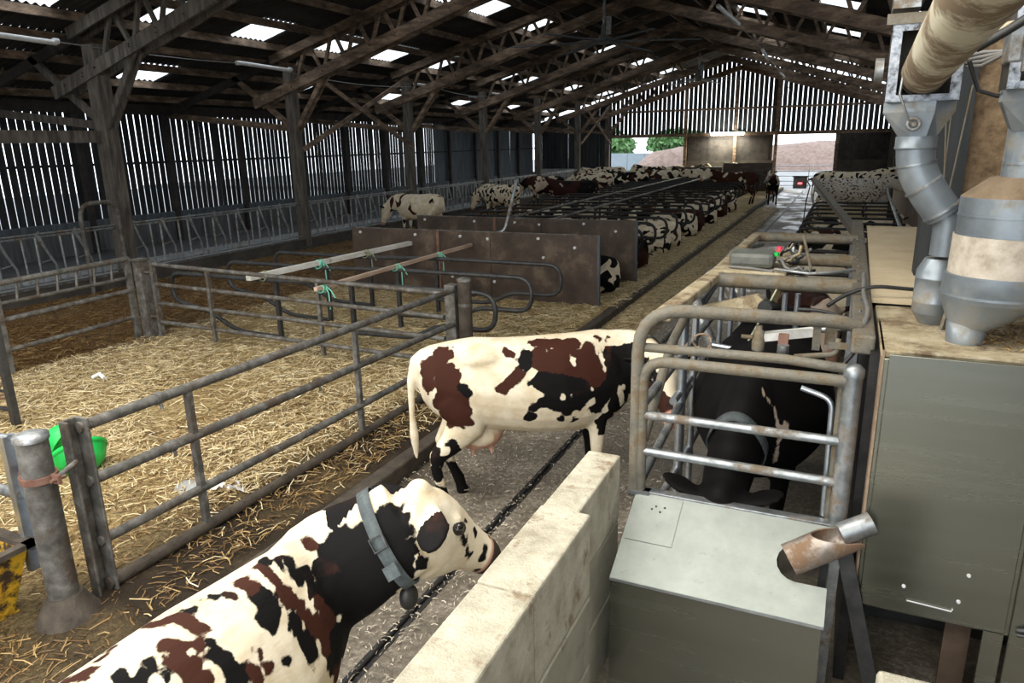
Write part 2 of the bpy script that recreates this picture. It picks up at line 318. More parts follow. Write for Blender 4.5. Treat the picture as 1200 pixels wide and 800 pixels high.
# ---- right side wall
wfr = struct('wall_front_blocker', (-12, -3, 0))  # unseen end wall, added to cut the light from the open end
MB().box((-19.9, -3.15, -.2), (-6.0, -3.0, 6.6)).build('wall_panel', board_black, wfr)
MB().box((-6.0, -3.15, 4.6), (2.55, -3.0, 7.6)).build('wall_panel', board_black, wfr)
wr = struct('wall_right', (2.4, 0, 0))
MB().box((2.4, -3, -.2), (2.55, 46.9, 1.9)).build('wall_panel', conc_dark, wr)
P_rb = MB().box((-.015, -.24, 1.9), (.015, .24, 4.3)).build('board', timber_dark, wr, local=True); P_rb.location = (.08, -2.8, 0)
for k in range(1, 103): shared(P_rb, (.08+R_.uniform(-.01, .01), -2.8+k*.483, 0), wr)
for yy in [4.9, 7.9]+POSTY[:-1]: MB().box((2.18, yy-.12, 0), (2.4, yy+.12, 4.6)).build('side_post', post_wood, wr)
# ---- roof
roof = struct('ceiling')
PX = [-20.1, -19.0, -17.95, -16.8, -15.7, -14.65, -13.45, -12.1, -10.8, -9.6, -8.2, -6.9, -6.35]
PXR = [-6.35, -5.3, -4.05, -2.9, -1.2, -.05, 1.1, 2.3, 3.1]
def corr_sheet(x0, x1, y0, y1, m, name, parent, lift=0):
    per = .177; n = max(2, int((y1-y0)/per*6)); ys = np.linspace(y0, y1, n+1); mb = MB(); vs = []
    for x in (x0-.04, x1+.04):
        for yv in ys: vs.append((x, yv, roofz(x)+.10+.026*math.cos(2*math.pi*yv/per)+lift+(.01 if x < x0 else 0)))
    k = n+1; mb.add(vs, [(i, i+1, k+i+1, k+i) for i in range(n)], True)
    o = mb.build(name, m, parent); return o
YS = []
def rowfill(x0, x1, lights):
    lights = sorted(lights); cur = -3.1
    segs = []
    for a, b in lights:
        segs.append((cur, a, 0)); segs.append((a, b, 1)); cur = b
    segs.append((cur, 46.9, 0))
    for a, b, l in segs:
        if l: corr_sheet(x0, x1, a-.02, b+.02, sk, 'rooflight', roof, .0)
        else:
            n = max(1, round((b-a)/6)); 
            for q in range(n): corr_sheet(x0, x1, a+(b-a)*q/n, a+(b-a)*(q+1)/n, sheet_dark, 'roof_sheet', roof, 0)
def ser(y0, step=5.95, w=1.2): return [(y0+step*k-w/2, y0+step*k+w/2) for k in range(-2, 9) if 0 < y0+step*k < 46]
LIGHTS = {2: ser(14.6), 5: sorted(ser(15.5, 5.93)+ser(12.75, 5.93)), 8: sorted(ser(21.2, 5.93)+ser(18.7, 5.93))}
LIGHTR = {1: ser(16.1), 2: ser(22.9), 4: ser(16.6), 6: ser(16.6)}
LIGHTR = {2: ser(28.1), 4: sorted(ser(28.9)+ser(25.9)), 6: ser(16.6)}
for i in range(len(PX)-1): rowfill(PX[i], PX[i+1], LIGHTS.get(i, []))
for i in range(len(PXR)-1): rowfill(PXR[i], PXR[i+1], LIGHTR.get(i, []))
for x in PX[1:-1]+[-6.5]+PXR[1:]:
    z = roofz(x)
    MB().box((x-.045, -3.0, z-.10), (x+.045, 46.8, z+.075)).build('purlin', timber, roof)
# ---- timber portal frames, one per bay
ORD = ['nearest', 'second', 'third', 'fourth', 'fifth', 'sixth', 'gable']
def bolt(mb, x, y, z): mb.lathe([(.012, -.03), (.012, .03)], (x, y, z), 6, (0, 1, 0))
def truss(i, Y):
    t = thing('timber_frame', f'{"first" if i==0 else ORD[i]} timber roof frame from the camera, {"darkest, cut off by the top of the picture" if i==0 else "with its post and bolted twin chords"}' if i < 6 else 'timber roof frame against the far slatted gable wall', 'roof frame', (XP, Y, .2), 'timber roof frames along the shed')
    w = .25 if i else .31
    MB().box((XP-w/2-.02, Y-w/2, .2), (XP+w/2+.02, Y+w/2, 5.15)).build('post', post_wood, t, bevel=.015)
    def ch(name, a, b, hh, dy=.0, ww=.06, m=(timber if i else post_wood)): return MB().beam((a[0], Y+dy, a[1]), (b[0], Y+dy, b[1]), ww, hh).build(name, m, t)  # nearest frame takes a darker wood; its shade is put into the colour
    L0, R0 = (-15.75, 4.24), (3.05, 4.24); AP = (XR, 7.08)
    for s in (-1, 1):
        dy = s*.16
        ch('bottom_chord', L0, AP, .27, dy); ch('bottom_chord', R0, AP, .27, dy)
    ch('top_chord', (-19.75, roofz(-19.75)-.24), (-14.9, roofz(-14.9)-.24), .2, 0, .08, timber_dark)
    for s in (-1, 1):
        ch('top_chord', (-15.0, roofz(-15.0)-.22), (XR, roofz(XR)-.22), .22, s*.16); ch('top_chord', (2*XR+15.0, roofz(-15.0)-.22), (XR, roofz(XR)-.22), .22, s*.16)
    # lattice between the chords
    def bz(x): return 4.24+.3021*((x+15.75) if x < XR else (3.05-x))
    def tz(x): return roofz(x)-.22
    xs = [-14.3, -13.3, -12.5, -11.7, -10.9, -10.1, -9.3, -8.5]
    for sgn in (0, 1):
        for k in range(len(xs)-1):
            a, b = xs[k], xs[k+1]; mid = (a+b)/2
            P = [(a, bz(a)), (mid-.05, tz(mid)), (mid+.05, tz(mid)), (b, bz(b))]
            if sgn: P = [(2*XR-p[0], p[1]) for p in P]
            ch('web_strut', P[0], P[1], .085, 0, .07); ch('web_strut', P[2], P[3], .085, 0, .07)
    # knee braces at the post
    ch('knee_brace', (-16.6, 5.05), (-14.55, 3.55), .15, 0, .08); 
    for s in (-1, 1): ch('knee_brace', (-14.35, 3.5), (-13.2, 4.95), .13, s*.16*.5, .05)
    ch('tie_beam', (-19.7, 4.08), (XP, 3.52), .17, .17, .06)
    MB().box((1.9, Y-.12, 0), (2.15, Y+.12, 5.0)).build('post', post_wood, t)
    mb = MB()
    for s in (-1, 1):
        for x in [-15.3, -14.7, -14.3, -13.2, -12.4, -11.6, -10.8, -10.0, -9.2]: bolt(mb, x, Y-.19, bz(x)+R_.uniform(-.05, .05)); bolt(mb, 2*XR-x, Y-.19, bz(x))
    mb.build('bolt_heads', board_black, t)['kind'] = 'stuff'
    return t
for i, Y in enumerate(POSTY): truss(i, Y)
MB().box((XP-.06, 3.0, 3.2), (XP+.06, 10.75, 3.44)).build('side_beam', post_wood, roof)
# wind braces crossing between posts
def xbrace(y0, y1, z0, z1, lab):
    t = thing('cross_brace', lab, 'brace', (XP, y0, z0))
    MB().beam((XP+.16, y0, z0), (XP+.16, y1, z1), .05, .14).build('brace_board', timber, t)
    MB().beam((XP+.22, y1, z0), (XP+.22, y0, z1), .05, .14).build('brace_board', timber, t)
xbrace(16.9, 22.7, 2.95, 5.3, 'diagonal timber cross brace between the second and third posts')
xbrace(40.9, 46.5, 2.9, 5.2, 'diagonal timber cross brace between the last posts before the gable')
MB().box((XP-.1, 46.3, 3.2), (XP+.1, 46.6, 3.4))
# ---- outside the far gable
out = struct('outside_ground')
og = mat('outside_concrete', [(.17, .175, .18), (.25, .25, .25)], .8, scale=.8, bump=.1)
MB().box((-60, 47.6, -.35), (40, 130, -.02)).build('yard_surface', og, out)
MB().box((-60, -40, -.35), (40, 47.6, -.31)).build('yard_surface', og, out)
cw = mat('pale_clamp_wall', [(.20, .25, .28), (.27, .31, .34)], .9, scale=1, bump=.1)
s_ = MB()
for k in range(10): s_.box((-22+k*1.5, 62, -.1), (-20.53+k*1.5, 62.25, 2.0))
c_ = s_.build('silage_clamp_wall', cw); tag(c_, 'pale concrete clamp wall outside, seen through the left gable opening', 'wall')
hp = mat('silage_heap', [(.14, .095, .075), (.26, .19, .165)], .95, scale=3, bump=.8)
def heap(x, y, rx, ry, h, lab):
    nx = 32; vs = []; fs = []
    for j in range(nx):
        for i in range(nx):
            u, v = i/(nx-1)*2-1, j/(nx-1)*2-1; r = math.hypot(u, v); z = h*max(0, 1-r*r)**.8+.12*math.sin(9*u+3*v)*math.cos(8*v)*(r < 1)
            vs.append((x+u*rx, y+v*ry, -.05+max(0, z)))
    fs = [(j*nx+i, j*nx+i+1, (j+1)*nx+i+1, (j+1)*nx+i) for j in range(nx-1) for i in range(nx-1)]
    mb = MB(); mb.add(vs, fs, True); o = mb.build('forage_heap', hp); tag(o, lab, 'heap'); return o
heap(-12.5, 58, 4.0, 3, 2.5, 'brown forage heap outside, right half of the left gable opening')
heap(-3.5, 78, 9, 5, 2.7, 'long pinkish forage heap outside, seen through the gable doorway')
leafm = mat('tree_leaves', [(.04, .11, .03), (.10, .21, .07), (.18, .30, .12)], .8, scale=3)
barkm = mat('tree_bark', [(.06, .05, .04), (.12, .1, .08)], .9)
def tree(x, y, h, r, lab, seed):
    rs = np.random.RandomState(seed); t = thing('leafy_tree', lab, 'tree', (x, y, -.05), 'trees beyond the yard')
    MB().tube([(x, y, -.05), (x+.1, y, h*.4), (x, y, h*.75)], [.22, .17, .06], 8).build('trunk', barkm, t)
    n = 1500; d = rs.normal(size=(n, 3)); d /= np.linalg.norm(d, axis=1)[:, None]; rad = rs.rand(n)**.4
    p = d*rad[:, None]*np.array([r, r, h*.42])+np.array([x, y, h*.62]); mb = MB(); vs = []; fs = []
    for k in range(n):
        a = Vector(rs.normal(size=3)).normalized()*.28; b = a.cross(Vector(rs.normal(size=3))).normalized()*.2; c = Vector(p[k]); vs += [c-a, c+b, c+a, c-b]; fs.append((4*k, 4*k+1, 4*k+2, 4*k+3))
    mb.add(vs, fs); o = mb.build('foliage', leafm, t); o['kind'] = 'stuff'
tree(-22.0, 70, 4.2, 3.0, 'green tree outside above the clamp wall, leftmost in the gable opening', 3)
tree(-15.4, 72, 4.0, 3.0, 'green tree outside above the forage heap, right part of the gable opening', 4)
tree(-9.0, 66, 3.6, 2.2, 'green tree far outside behind the gable wall, hidden side of the opening', 6)
# ================================================================== PEN AND CUBICLES
def sleeve(mb, p, ax, r, l):
    a = Vector(ax).normalized(); p = Vector(p); mb.lathe([(r, -l/2), (r, l/2)], p, 10, a)
# ---- front pen fence along the alley
ff = thing('pen_fence', 'long four-rail grey pipe fence between straw pen and alley, in the foreground', 'fence', (-4.25, 2.65, .1))
def rail(name, a, b, r, t, m=pipe_grey, seg=10): return MB().tube([a, tuple((Vector(a)+Vector(b))/2+Vector((0, 0, -.006))), b], r, seg).build(name, m, t)
rail('rail', (-4.25, 2.66, 1.34), (-4.25, 7.46, 1.30), .036, ff)
rail('rail', (-4.25, 2.66, .97), (-4.25, 7.46, .88), .036, ff)
rail('rail', (-4.25, 2.66, .54), (-4.25, 7.4, .48), .034, ff)
rail('bottom_rail', (-4.25, 2.66, .22), (-4.25, 7.4, .19), .045, ff, pipe_mud)
MB().box((-4.31, 2.58, .08), (-4.23, 2.60, 1.40)).box((-4.31, 2.60, .08), (-4.29, 2.68, 1.40)).box((-4.31, 2.68, .08), (-4.19, 2.70, 1.40)).build('channel_post', pipe_grey, ff, bevel=.006)
for yy in (3.5, 5.5): MB().beam((-4.25, yy, .12), (-4.25, yy, 1.33), .045, .05).build('upright', pipe_grey, ff)
for yy, zz in ((3.25, 1.335), (3.3, .955), (4.9, .93)):
    mb = MB(); sleeve(mb, (-4.25, yy, zz), (0, 1, 0), .044, .05); mb.tube([(-4.23, yy, zz-.03), (-4.22, yy, zz-.075)], .012, 6); mb.build('sleeve', pipe_grey, ff)
# ---- round gate post with clamp at the near end
gp = thing('round_post', 'thick round steel post with clamp band left of the foreground cow', 'post', (-4.26, 2.38, 0))
MB().tube([(-4.26, 2.38, .04), (-4.26, 2.38, 1.37)], .088, 20).build('post_tube', pipe_grey, gp)
MB().lathe([(.0, .02), (.06, .015), (.097, 0), (.097, -.03)][::-1], (-4.26, 2.38, 1.40), 20).build('cap', galv, gp)
mb = MB(); 
for zz in (1.13,): mb.lathe([(.104, -.02), (.104, .02)], (-4.26, 2.38, zz), 22)
mb.cbox((-4.40, 2.38, 1.13), (.07, .02, .055)); mb.cbox((-4.13, 2.40, 1.13), (.07, .02, .055))
mb.tube([(-4.40, 2.35, 1.13), (-4.40, 2.41, 1.13)], .012, 6); mb.tube([(-4.12, 2.36, 1.13), (-4.12, 2.45, 1.13)], .012, 6)
mb.build('clamp_band', rust, gp)
MB().tube([(-4.14, 2.41, 1.13), (-4.2, 2.58, 1.15)], .018, 8).build('hinge_pin', pipe_grey, gp)
MB().lathe([(.30, 0), (.22, .12), (.14, .26), (.10, .33)], (-4.25, 2.38, 0), 18).build('dung_heap', pipe_mud, gp)
# ---- galvanised gate leading off to the left of that post
gg = thing('pipe_gate', 'pale galvanised pipe gate end cut off at the left picture edge', 'gate', (-4.5, 2.38, .5))
MB().tube(rounded([(-7.3, 2.3, 1.27), (-4.47, 2.38, 1.33)], .05), .036, 10).build('gate_rail', galv, gg)
MB().tube([(-7.3, 2.3, .95), (-4.47, 2.38, .97)], .036, 10).build('gate_rail', galv, gg)
MB().tube([(-7.3, 2.3, .60), (-4.47, 2.38, .62)], .036, 10).build('gate_rail', galv, gg)
MB().box((-4.52, 2.34, .45), (-4.47, 2.42, 1.36)).box((-4.47, 2.40, .45), (-4.40, 2.42, 1.36)).build('gate_stile', galv_clean, gg)
# ---- tipping water trough, yellow
yt = thing('water_trough', 'dented steel trough with chipped yellow paint at lower left edge', 'trough', (-5.0, 2.1, .1))
mb = MB(); mb.plate([(-4.42, 2.32, .66), (-4.40, 1.55, .66), (-4.58, 1.6, .16), (-4.60, 2.25, .16)], (-1, 0, .1), .02)
mb.plate([(-4.42, 2.32, .66), (-5.9, 2.32, .66), (-5.8, 2.22, .16), (-4.60, 2.25, .16)], (0, -1, 0), .02)
mb.plate([(-4.42, 1.55, .66), (-5.9, 1.55, .66), (-5.8, 1.62, .16), (-4.60, 1.6, .16)], (0, 1, 0), .02)
mb.box((-5.85, 1.58, .15), (-4.58, 2.28, .18)); mb.build('tank', yellow_paint, yt)
MB().box((-5.9, 2.29, .655), (-4.38, 2.36, .69)).box((-4.44, 1.5, .655), (-4.38, 2.36, .69)).build('rim', pipe_mud, yt)
MB().box((-5.8, 1.6, .55), (-4.62, 2.26, .56)).build('water', mat('trough_water', [(.02, .02, .015), (.04, .035, .03)], .1, bump=.02), yt)
MB().plate([(-4.9, 2.25, .64), (-4.5, 2.1, .60), (-4.75, 1.8, .56), (-5.1, 1.95, .6)], (0, 0, 1), .02).build('float_cover', yellow_paint, yt)
for yy in (1.62, 2.2): MB().tube([(-4.8, yy, 0), (-4.8, yy, .2)], .03, 8).build('foot', pipe_mud, yt)
# ---- gate across the pen (four rails)
mg = thing('pen_gate', 'four-rail pipe gate crossing the straw pen, hung between two posts', 'gate', (-7, 7.55, .1))
zl = [1.33, 1.02, .72, .42]; zr = [1.24, .94, .66, .36]
for a, b in zip(zl, zr): MB().tube([(-9.62, 7.62, a), (-4.42, 7.52, b)], .03, 10).build('gate_rail', pipe_grey, mg)
MB().beam((-9.62, 7.62, .2), (-9.62, 7.62, 1.37), .07, .06).build('stile', pipe_grey, mg)
for x in (-8.42, -6.4): MB().beam((x, 7.57, .22), (x, 7.57, 1.29), .05, .05).build('upright', pipe_grey, mg)
hp_ = thing('hinge_post', 'square dull steel post pair at the far left corner of the pen', 'post', (-9.85, 7.6, 0))
MB().box((-9.93, 7.52, .05), (-9.77, 7.68, 1.38)).build('box_post', pipe_grey, hp_, bevel=.01)
MB().box((-9.95, 7.5, 1.38), (-9.75, 7.7, 1.41)).build('top_plate', pipe_grey, hp_)
for zz in (1.2, .5): MB().tube([(-9.78, 7.6, zz), (-9.62, 7.62, zz)], .02, 6).build('hinge', pipe_grey, hp_)
cp = thing('corner_post', 'stout round and square double post where pen fence meets gate', 'post', (-4.25, 7.6, 0))
MB().tube([(-4.17, 7.62, 0), (-4.17, 7.62, 1.39)], .085, 18).build('round_tube', pipe_mud, cp)
MB().lathe([(.09, 0), (.09, .03), (.05, .045)], (-4.17, 7.62, 1.39), 18).build('cap', pipe_grey, cp)
MB().box((-4.42, 7.54, 0), (-4.27, 7.69, 1.34)).build('square_tube', pipe_grey, cp, bevel=.01)
MB().lathe([(.092, -.02), (.092, .02)], (-4.17, 7.62, 1.1), 18).build('clamp_band', pipe_grey, cp)
# ---- barrier gate at the left of the pen, with short rods between the top rails
lg = thing('barrier_gate', 'pipe gate with short rods between its top rails, far left of pen', 'gate', (-9.95, 6.5, .1))
def lrail(z0, z1, r=.032, nm='gate_rail'): return MB().tube([(-9.95, 3.6, z0), (-9.95, 7.45, z1)], r, 10).build(nm, pipe_grey, lg)
lrail(1.34, 1.42, .04); lrail(1.10, 1.13, .025); lrail(.86, .93, .036); lrail(.47, .51); lrail(.1, .11, .036)
for k in range(13): yy = 3.8+k*.28; MB().tube([(-9.95, yy, 1.11), (-9.95, yy+.03, 1.37)], .018, 7).build('rod', pipe_grey, lg)
MB().beam((-9.95, 7.45, .08), (-9.95, 7.45, 1.45), .08, .06).build('stile', pipe_grey, lg)
MB().beam((-9.95, 5.5, .05), (-9.95, 5.5, 1.38), .07, .06).build('stile', pipe_grey, lg)
bp_ = thing('black_post', 'thin black steel post with looped wire at left picture edge', 'post', (-8.0, 4.35, .1))
MB().beam((-7.95, 4.33, .1), (-7.95, 4.33, 1.38), .07, .07).build('post_bar', loop_steel, bp_)
MB().tube([(-9.6, 4.33, .32), (-7.95, 4.33, .34)], .025, 8).build('low_bar', loop_steel, bp_); MB().tube([(-9.6, 4.33, .55), (-7.95, 4.33, .55)], .015, 8).build('low_bar', loop_steel, bp_)
mb = MB(); pts = [(-8.02+.05*math.cos(k*1.1)-.01*k, 4.3+.05*math.sin(k*1.7), .45+.012*k) for k in range(22)]; mb.tube(pts, .006, 5); mb.build('wire_coil', rust, bp_)
# ---- bright green plastic bowl lying in the straw
gb = thing('plastic_bowl', 'bright green plastic bowl drinker lying in straw behind the channel post', 'bowl', (-6.25, 3.87, .15))
def ell(c, r, seg=20, n=12, cut=(0, 1), sc=(1, 1, 1)):
    return [(r*math.sin(math.pi*(cut[0]+(cut[1]-cut[0])*k/n)), r*math.cos(math.pi*(cut[0]+(cut[1]-cut[0])*k/n))) for k in range(n+1)]
C_ = (-6.22, 3.85, .36)
mb = MB(); prof = [(max(.001, r), z) for r, z in ell(0, .235, cut=(.0, .52))]; mb.lathe(prof, C_, 24, (.62, -.2, -.75)); mb.build('bowl_shell', green_plastic, gb)
mb = MB(); prof = [(.235, -.01), (.25, .0), (.25, .03), (.23, .035)]; mb.lathe(prof, C_, 24, (.62, -.2, -.75)); mb.build('rim', green_plastic, gb)
mb = MB(); prof = [(max(.001, r), z) for r, z in ell(0, .19, cut=(.0, .5))]; mb.lathe(prof, (-6.28, 3.80, .44), 20, (-.7, -.25, .4)); mb.build('lid_flap', green_plastic, gb)
MB().lathe([(.05, 0), (.05, .02)], (-6.10, 3.70, .33), 14, (.75, -.5, .3)).build('grommet', black_plastic, gb)
MB().lathe([(.026, .0), (.026, .035)], (-6.10, 3.70, .33), 8, (.75, -.5, .3)).build('bolt', galv_clean, gb)
# ---- cubicle dividers
def divider(y, lab, group, m=loop_steel, left=True, right=True, xr=-4.04, xl=-9.95, upr=True):
    t = thing('cubicle_divider', lab, 'divider', (-7.05, y, .15), group); r = .035
    if right:
        P = rounded([(-6.35, y, 1.12), (xr, y, 1.12), (xr, y, .62), (xr-.9, y, .62), (xr-1.25, y, .42), (-6.35, y, .40)], [.24, .24, .3, .3]); MB().tube(P, r, 8).build('loop', m, t)
    if left:
        P = rounded([(-7.75, y, 1.08), (xl, y, 1.08), (xl, y, .62), (xl+.8, y, .50), (xl+1.3, y, .22), (-7.75, y, .20)], [.24, .24, .3, .3]); MB().tube(P, r, 8).build('loop', m, t)
    MB().tube([(-7.75, y, 1.08), (-6.35, y, 1.12)], r, 8).build('crossbar', m, t)
    for x in (-6.35, -7.75): MB().beam((x, y+.03, .1), (x, y+.03, 1.1), .06, .06).build('upright', m, t)
    return t
divider(8.2, 'dark cubicle divider loop nearest the pen gate, under the first rope knots', 'cubicle dividers before the brown partition')
divider(9.4, 'dark cubicle divider loop, middle one before the front brown partition', 'cubicle dividers before the brown partition')
divider(10.6, 'dark cubicle divider loop standing just before the front brown partition', 'cubicle dividers before the brown partition')
# wooden neck rails with twine
nr = thing('neck_rail', 'whitewashed timber neck rail tied with green twine over the dividers', 'rail', (-7.78, 10, 1.1))
MB().beam((-7.96, 7.9, 1.16), (-7.72, 11.97, 1.16), .10, .075).build('timber_bar', white_rail, nr)
nr2 = thing('neck_rail', 'bare pinkish timber neck rail tied with turquoise twine over the dividers', 'rail', (-6.35, 10, 1.1))
MB().beam((-6.34, 7.45, 1.18), (-6.36, 11.95, 1.18), .055, .055).build('timber_bar', pink_rail, nr2)
def knot(p, w, m, t, seed, tail=True):
    rs = random.Random(seed); mb = MB()
    for k in range(6):
        pts = []; dy = rs.uniform(-.05, .05)
        for a in range(13):
            an = a/12*2*math.pi; pts.append((p[0]+w*.75*math.cos(an)*rs.uniform(.9, 1.2), p[1]+dy+math.sin(an)*.02, p[2]-.02+w*.75*math.sin(an)*rs.uniform(.9, 1.2)))
        mb.tube(pts, .007, 5)
    if tail:
        mb.tube([(p[0]+w, p[1], p[2]), (p[0]+w+.05, p[1]-.02, p[2]-.08), (p[0]+w+.04, p[1], p[2]-.30)], .008, 5)
        mb.tube([(p[0]+w, p[1], p[2]+.02), (p[0]+w+.10, p[1]-.03, p[2]-.03), (p[0]+w+.15, p[1]-.02, p[2]-.12)], .008, 5)
    mb.build('twine_knot', m, t)
knot((-7.94, 8.2, 1.16), .085, rope_dull, nr, 1, False); knot((-7.87, 9.4, 1.16), .085, rope_green, nr, 2); knot((-7.80, 10.6, 1.16), .085, rope_dull, nr, 3)
knot((-6.34, 7.6, 1.18), .06, rope_green, nr2, 4); knot((-6.35, 9.4, 1.18), .06, rope_green, nr2, 5); knot((-6.35, 10.7, 1.18), .06, rope_green, nr2, 6)
# brown ply partitions
def partition(y, lab):
    t = thing('ply_partition', lab, 'partition', (-6.5, y, .15))
    xs = [-9.12, -7.1, -6.02, -3.85]
    for a, b in zip(xs[:-1], xs[1:]): MB().box((a+.004, y-.012, .14), (b-.004, y+.012, 1.42)).build('ply_panel', plyboard, t)
    MB().box((-9.12, y-.02, 1.42), (-3.84, y+.02, 1.436)).build('top_edge', pipe_grey, t)
    MB().box((-7.13, y-.03, .14), (-7.07, y-.012, 1.42)).build('joint_strip', rust, t)
    MB().box((-6.07, y-.03, .14), (-5.97, y-.012, 1.42)).build('joint_strip', plyboard, t)
    MB().box((-3.88, y-.025, .14), (-3.84, y+.025, 1.42)).build('end_strip', board_grey, t)
    for x, z in ((-8.9, 1.34), (-7.6, 1.33), (-6.6, 1.33), (-6.02, 1.3), (-5.0, 1.34), (-4.3, 1.2), (-6.8, .55), (-5.9, .5), (-4.9, 1.0)):
        MB().lathe([(.028, -.02), (.028, -.045), (.015, -.05)], (x, y-.0, z), 10, (0, 1, 0)).build('bolt_washer', white_tube, t)
    return t
partition(12.0, 'nearer tall brown plywood partition across the cubicles'); partition(14.5, 'farther brown plywood partition, just behind the nearer one')
MB().tube([(-6.62, 14.3, 1.3), (-6.15, 13.2, .9), (-6.0, 12.9, 1.25), (-6.0, 12.6, 1.3)], .03, 8)
lb = thing('leaning_pipe', 'bent grey galvanised pipe sticking up behind the front brown partition', 'pipe', (-6.0, 13.3, .9))
MB().tube(rounded([(-6.9, 12.75, .14), (-6.9, 12.9, 1.15), (-6.15, 13.0, 1.32), (-6.05, 13.4, 2.3)], .12), .035, 8).build('pipe_tube', galv, lb)
# far cubicle rows: dividers with two pipe neck rails
yy = 15.7; k = 0; NAMES = {}
NTH = ['first', 'second', 'third', 'fourth', 'fifth', 'sixth', 'seventh', 'eighth', 'ninth', 'tenth', 'eleventh', 'twelfth', 'thirteenth', 'fourteenth', 'fifteenth', 'sixteenth', 'seventeenth', 'eighteenth', 'nineteenth', 'twentieth', 'twenty-first', 'twenty-second', 'twenty-third']
while yy < 42:
    lab = f'{NTH[k]} black looped cubicle divider beyond the farther brown partition'
    t = divider(yy, lab, 'black cubicle dividers of the long row', loop_black, True, True, -4.05); yy += 1.2; k += 1
for x, z, lab in ((-7.85, 1.15, 'left long grey pipe neck rail over the far cubicles'), (-6.45, 1.19, 'right long grey pipe neck rail over the far cubicles')):
    t = thing('neck_rail', lab, 'rail', (x, 30, z)); MB().tube([(x-.1, 14.6, z), (x, 42.5, z)], .035, 8).build('pipe_tube', pipe_grey, t)
fb = thing('end_partition', 'brown board partition closing the far end of the cubicles', 'partition', (-6.5, 43, .15))
MB().box((-9.2, 43.0, .15), (-6.6, 43.05, 1.45)).build('ply_panel', plyboard, fb); MB().box((-6.55, 43.0, .15), (-3.9, 43.05, 1.7)).build('ply_panel', plyboard, fb)
MB().box((-9.2, 42.97, 1.45), (-6.6, 43.07, 1.5)).build('top_edge', pipe_grey, fb)
# ---- self-locking feed barrier, one section per bay
yk = None
def yoke_mesh():
    mb = MB()
    mb.tube([(0, .0, .05), (0, .0, .98)], .027, 6)                      # fixed upright
    mb.tube([(.03, .0, 1.05), (.03, .30, .42), (.03, .33, .10)], .026, 6)   # swinging bar
    mb.tube([(.03, .05, 1.05), (.03, .24, .52), (.03, .03, .48)], .02, 6)
    mb.tube([(0, .52, .05), (0, .50, .98)], .022, 6)
    mb.tube([(0, .16+.09*math.cos(a*.6), .15+.09*math.sin(a*.6)) if True else 0 for a in range(6)], .01, 5)
    mb.beam((.03, -.02, 1.02), (.03, .08, 1.08), .03, .05)
    return mb
SEC = [(3.4, 'first bay, cut by the left picture edge'), (11.0, 'bay between the first and second posts'), (16.95, 'bay between the second and third posts'), (22.95, 'bay between the third and fourth posts'), (28.9, 'bay between the fourth and fifth posts'), (34.95, 'bay between the fifth and sixth posts')]
for i, (y0, l) in enumerate(SEC):
    t = thing('feed_barrier', 'galvanised self-locking feed barrier, '+l, 'feed barrier', (XP, y0, .42), 'feed barrier sections along the trough')
    L_ = 7.3 if i == 0 else 5.65
    for dz in (.96, 1.02): MB().tube([(XP+(dz-.96)*.6, y0, .45+dz), (XP+(dz-.96)*.6, y0+L_, .45+dz)], .02, 8).build('top_rail', galv, t)
    MB().tube([(XP, y0, .5), (XP, y0+L_, .5)], .02, 8).build('bottom_rail', galv, t)
    n = int(L_/.78)
    for k in range(n):
        if yk is None:
            yk = yoke_mesh().build('yoke', galv, t, local=True); yk.location = (0, .1, 0)
        else: shared(yk, (0, .1+k*.78, 0), t)
ho = thing('post_guard', 'bent pipe hoop guarding the first post at left', 'guard', (-14.2, 9.9, .2))
MB().tube(rounded([(-14.1, 9.7, .1), (-14.1, 9.7, 2.0), (-14.1, 10.55, 2.0), (-14.1, 10.55, .1)], .3), .045, 10).build('hoop', pipe_grey, ho)
# ---- right-hand cubicles beyond the milking box
yy = 11.0; k = -1
while yy < 24.5:
    k += 1; t = thing('cubicle_divider', f'{NTH[k]} black looped divider of the right cubicle row behind the stall frame', 'divider', (.2, yy, .2), 'black dividers of the right cubicle row')
    MB().tube(rounded([(1.22, yy, 1.12), (-.93, yy, 1.12), (-.93, yy, .62), (-.2, yy, .6), (.1, yy, .45), (1.22, yy, .42)], [.22, .22, .25, .25]), .03, 8).build('loop', loop_black, t)
    MB().beam((1.12, yy+.04, .2), (1.12, yy+.04, 1.2), .06, .06).build('upright', loop_black, t)
    yy += 1.15
t = thing('neck_rail', 'pale bent pipe neck rail over the right cubicle row', 'rail', (1.2, 18, 1.2))
MB().tube([(.98, 10.2, 1.20), (1.0, 15, 1.24), (1.1, 24.5, 1.35), (1.1, 25.2, 1.5)], .04, 8).build('pipe_tube', galv, t)
t = thing('channel_bar', 'dusty steel channel bar slanting over the right cubicle row', 'bar', (0, 18, 1.5))
MB().beam((.16, 12.0, 1.62), (-1.05, 25.5, 1.72), .13, .09).build('channel', cage_dirty, t); MB().tube([(.14, 11.6, 1.0), (.16, 12.2, 1.6)], .05, 8).build('support_foot', galv, t)
t = thing('display_box', 'dark box with red light hanging on a bracket at the alley side', 'box', (-1.5, 25.5, .9))
MB().box((-1.63, 25.3, 1.42), (-1.22, 25.5, 1.78)).build('housing', grey_plastic, t, bevel=.02); MB().box((-1.66, 25.28, 1.78), (-1.19, 25.52, 1.81)).build('lid', black_plastic, t)
MB().box((-1.48, 25.28, 1.56), (-1.36, 25.30, 1.61)).build('red_light', led_red, t); MB().beam((-1.2, 25.4, 1.7), (-1.0, 25.4, 1.72), .05, .06).build('bracket', pipe_grey, t)
MB().tube([(-1.25, 25.45, 1.7), (-1.12, 25.45, 1.5), (-1.2, 25.45, 1.0), (-1.23, 25.45, .3)], .02, 6).build('hanging_cable', black_plastic, t)
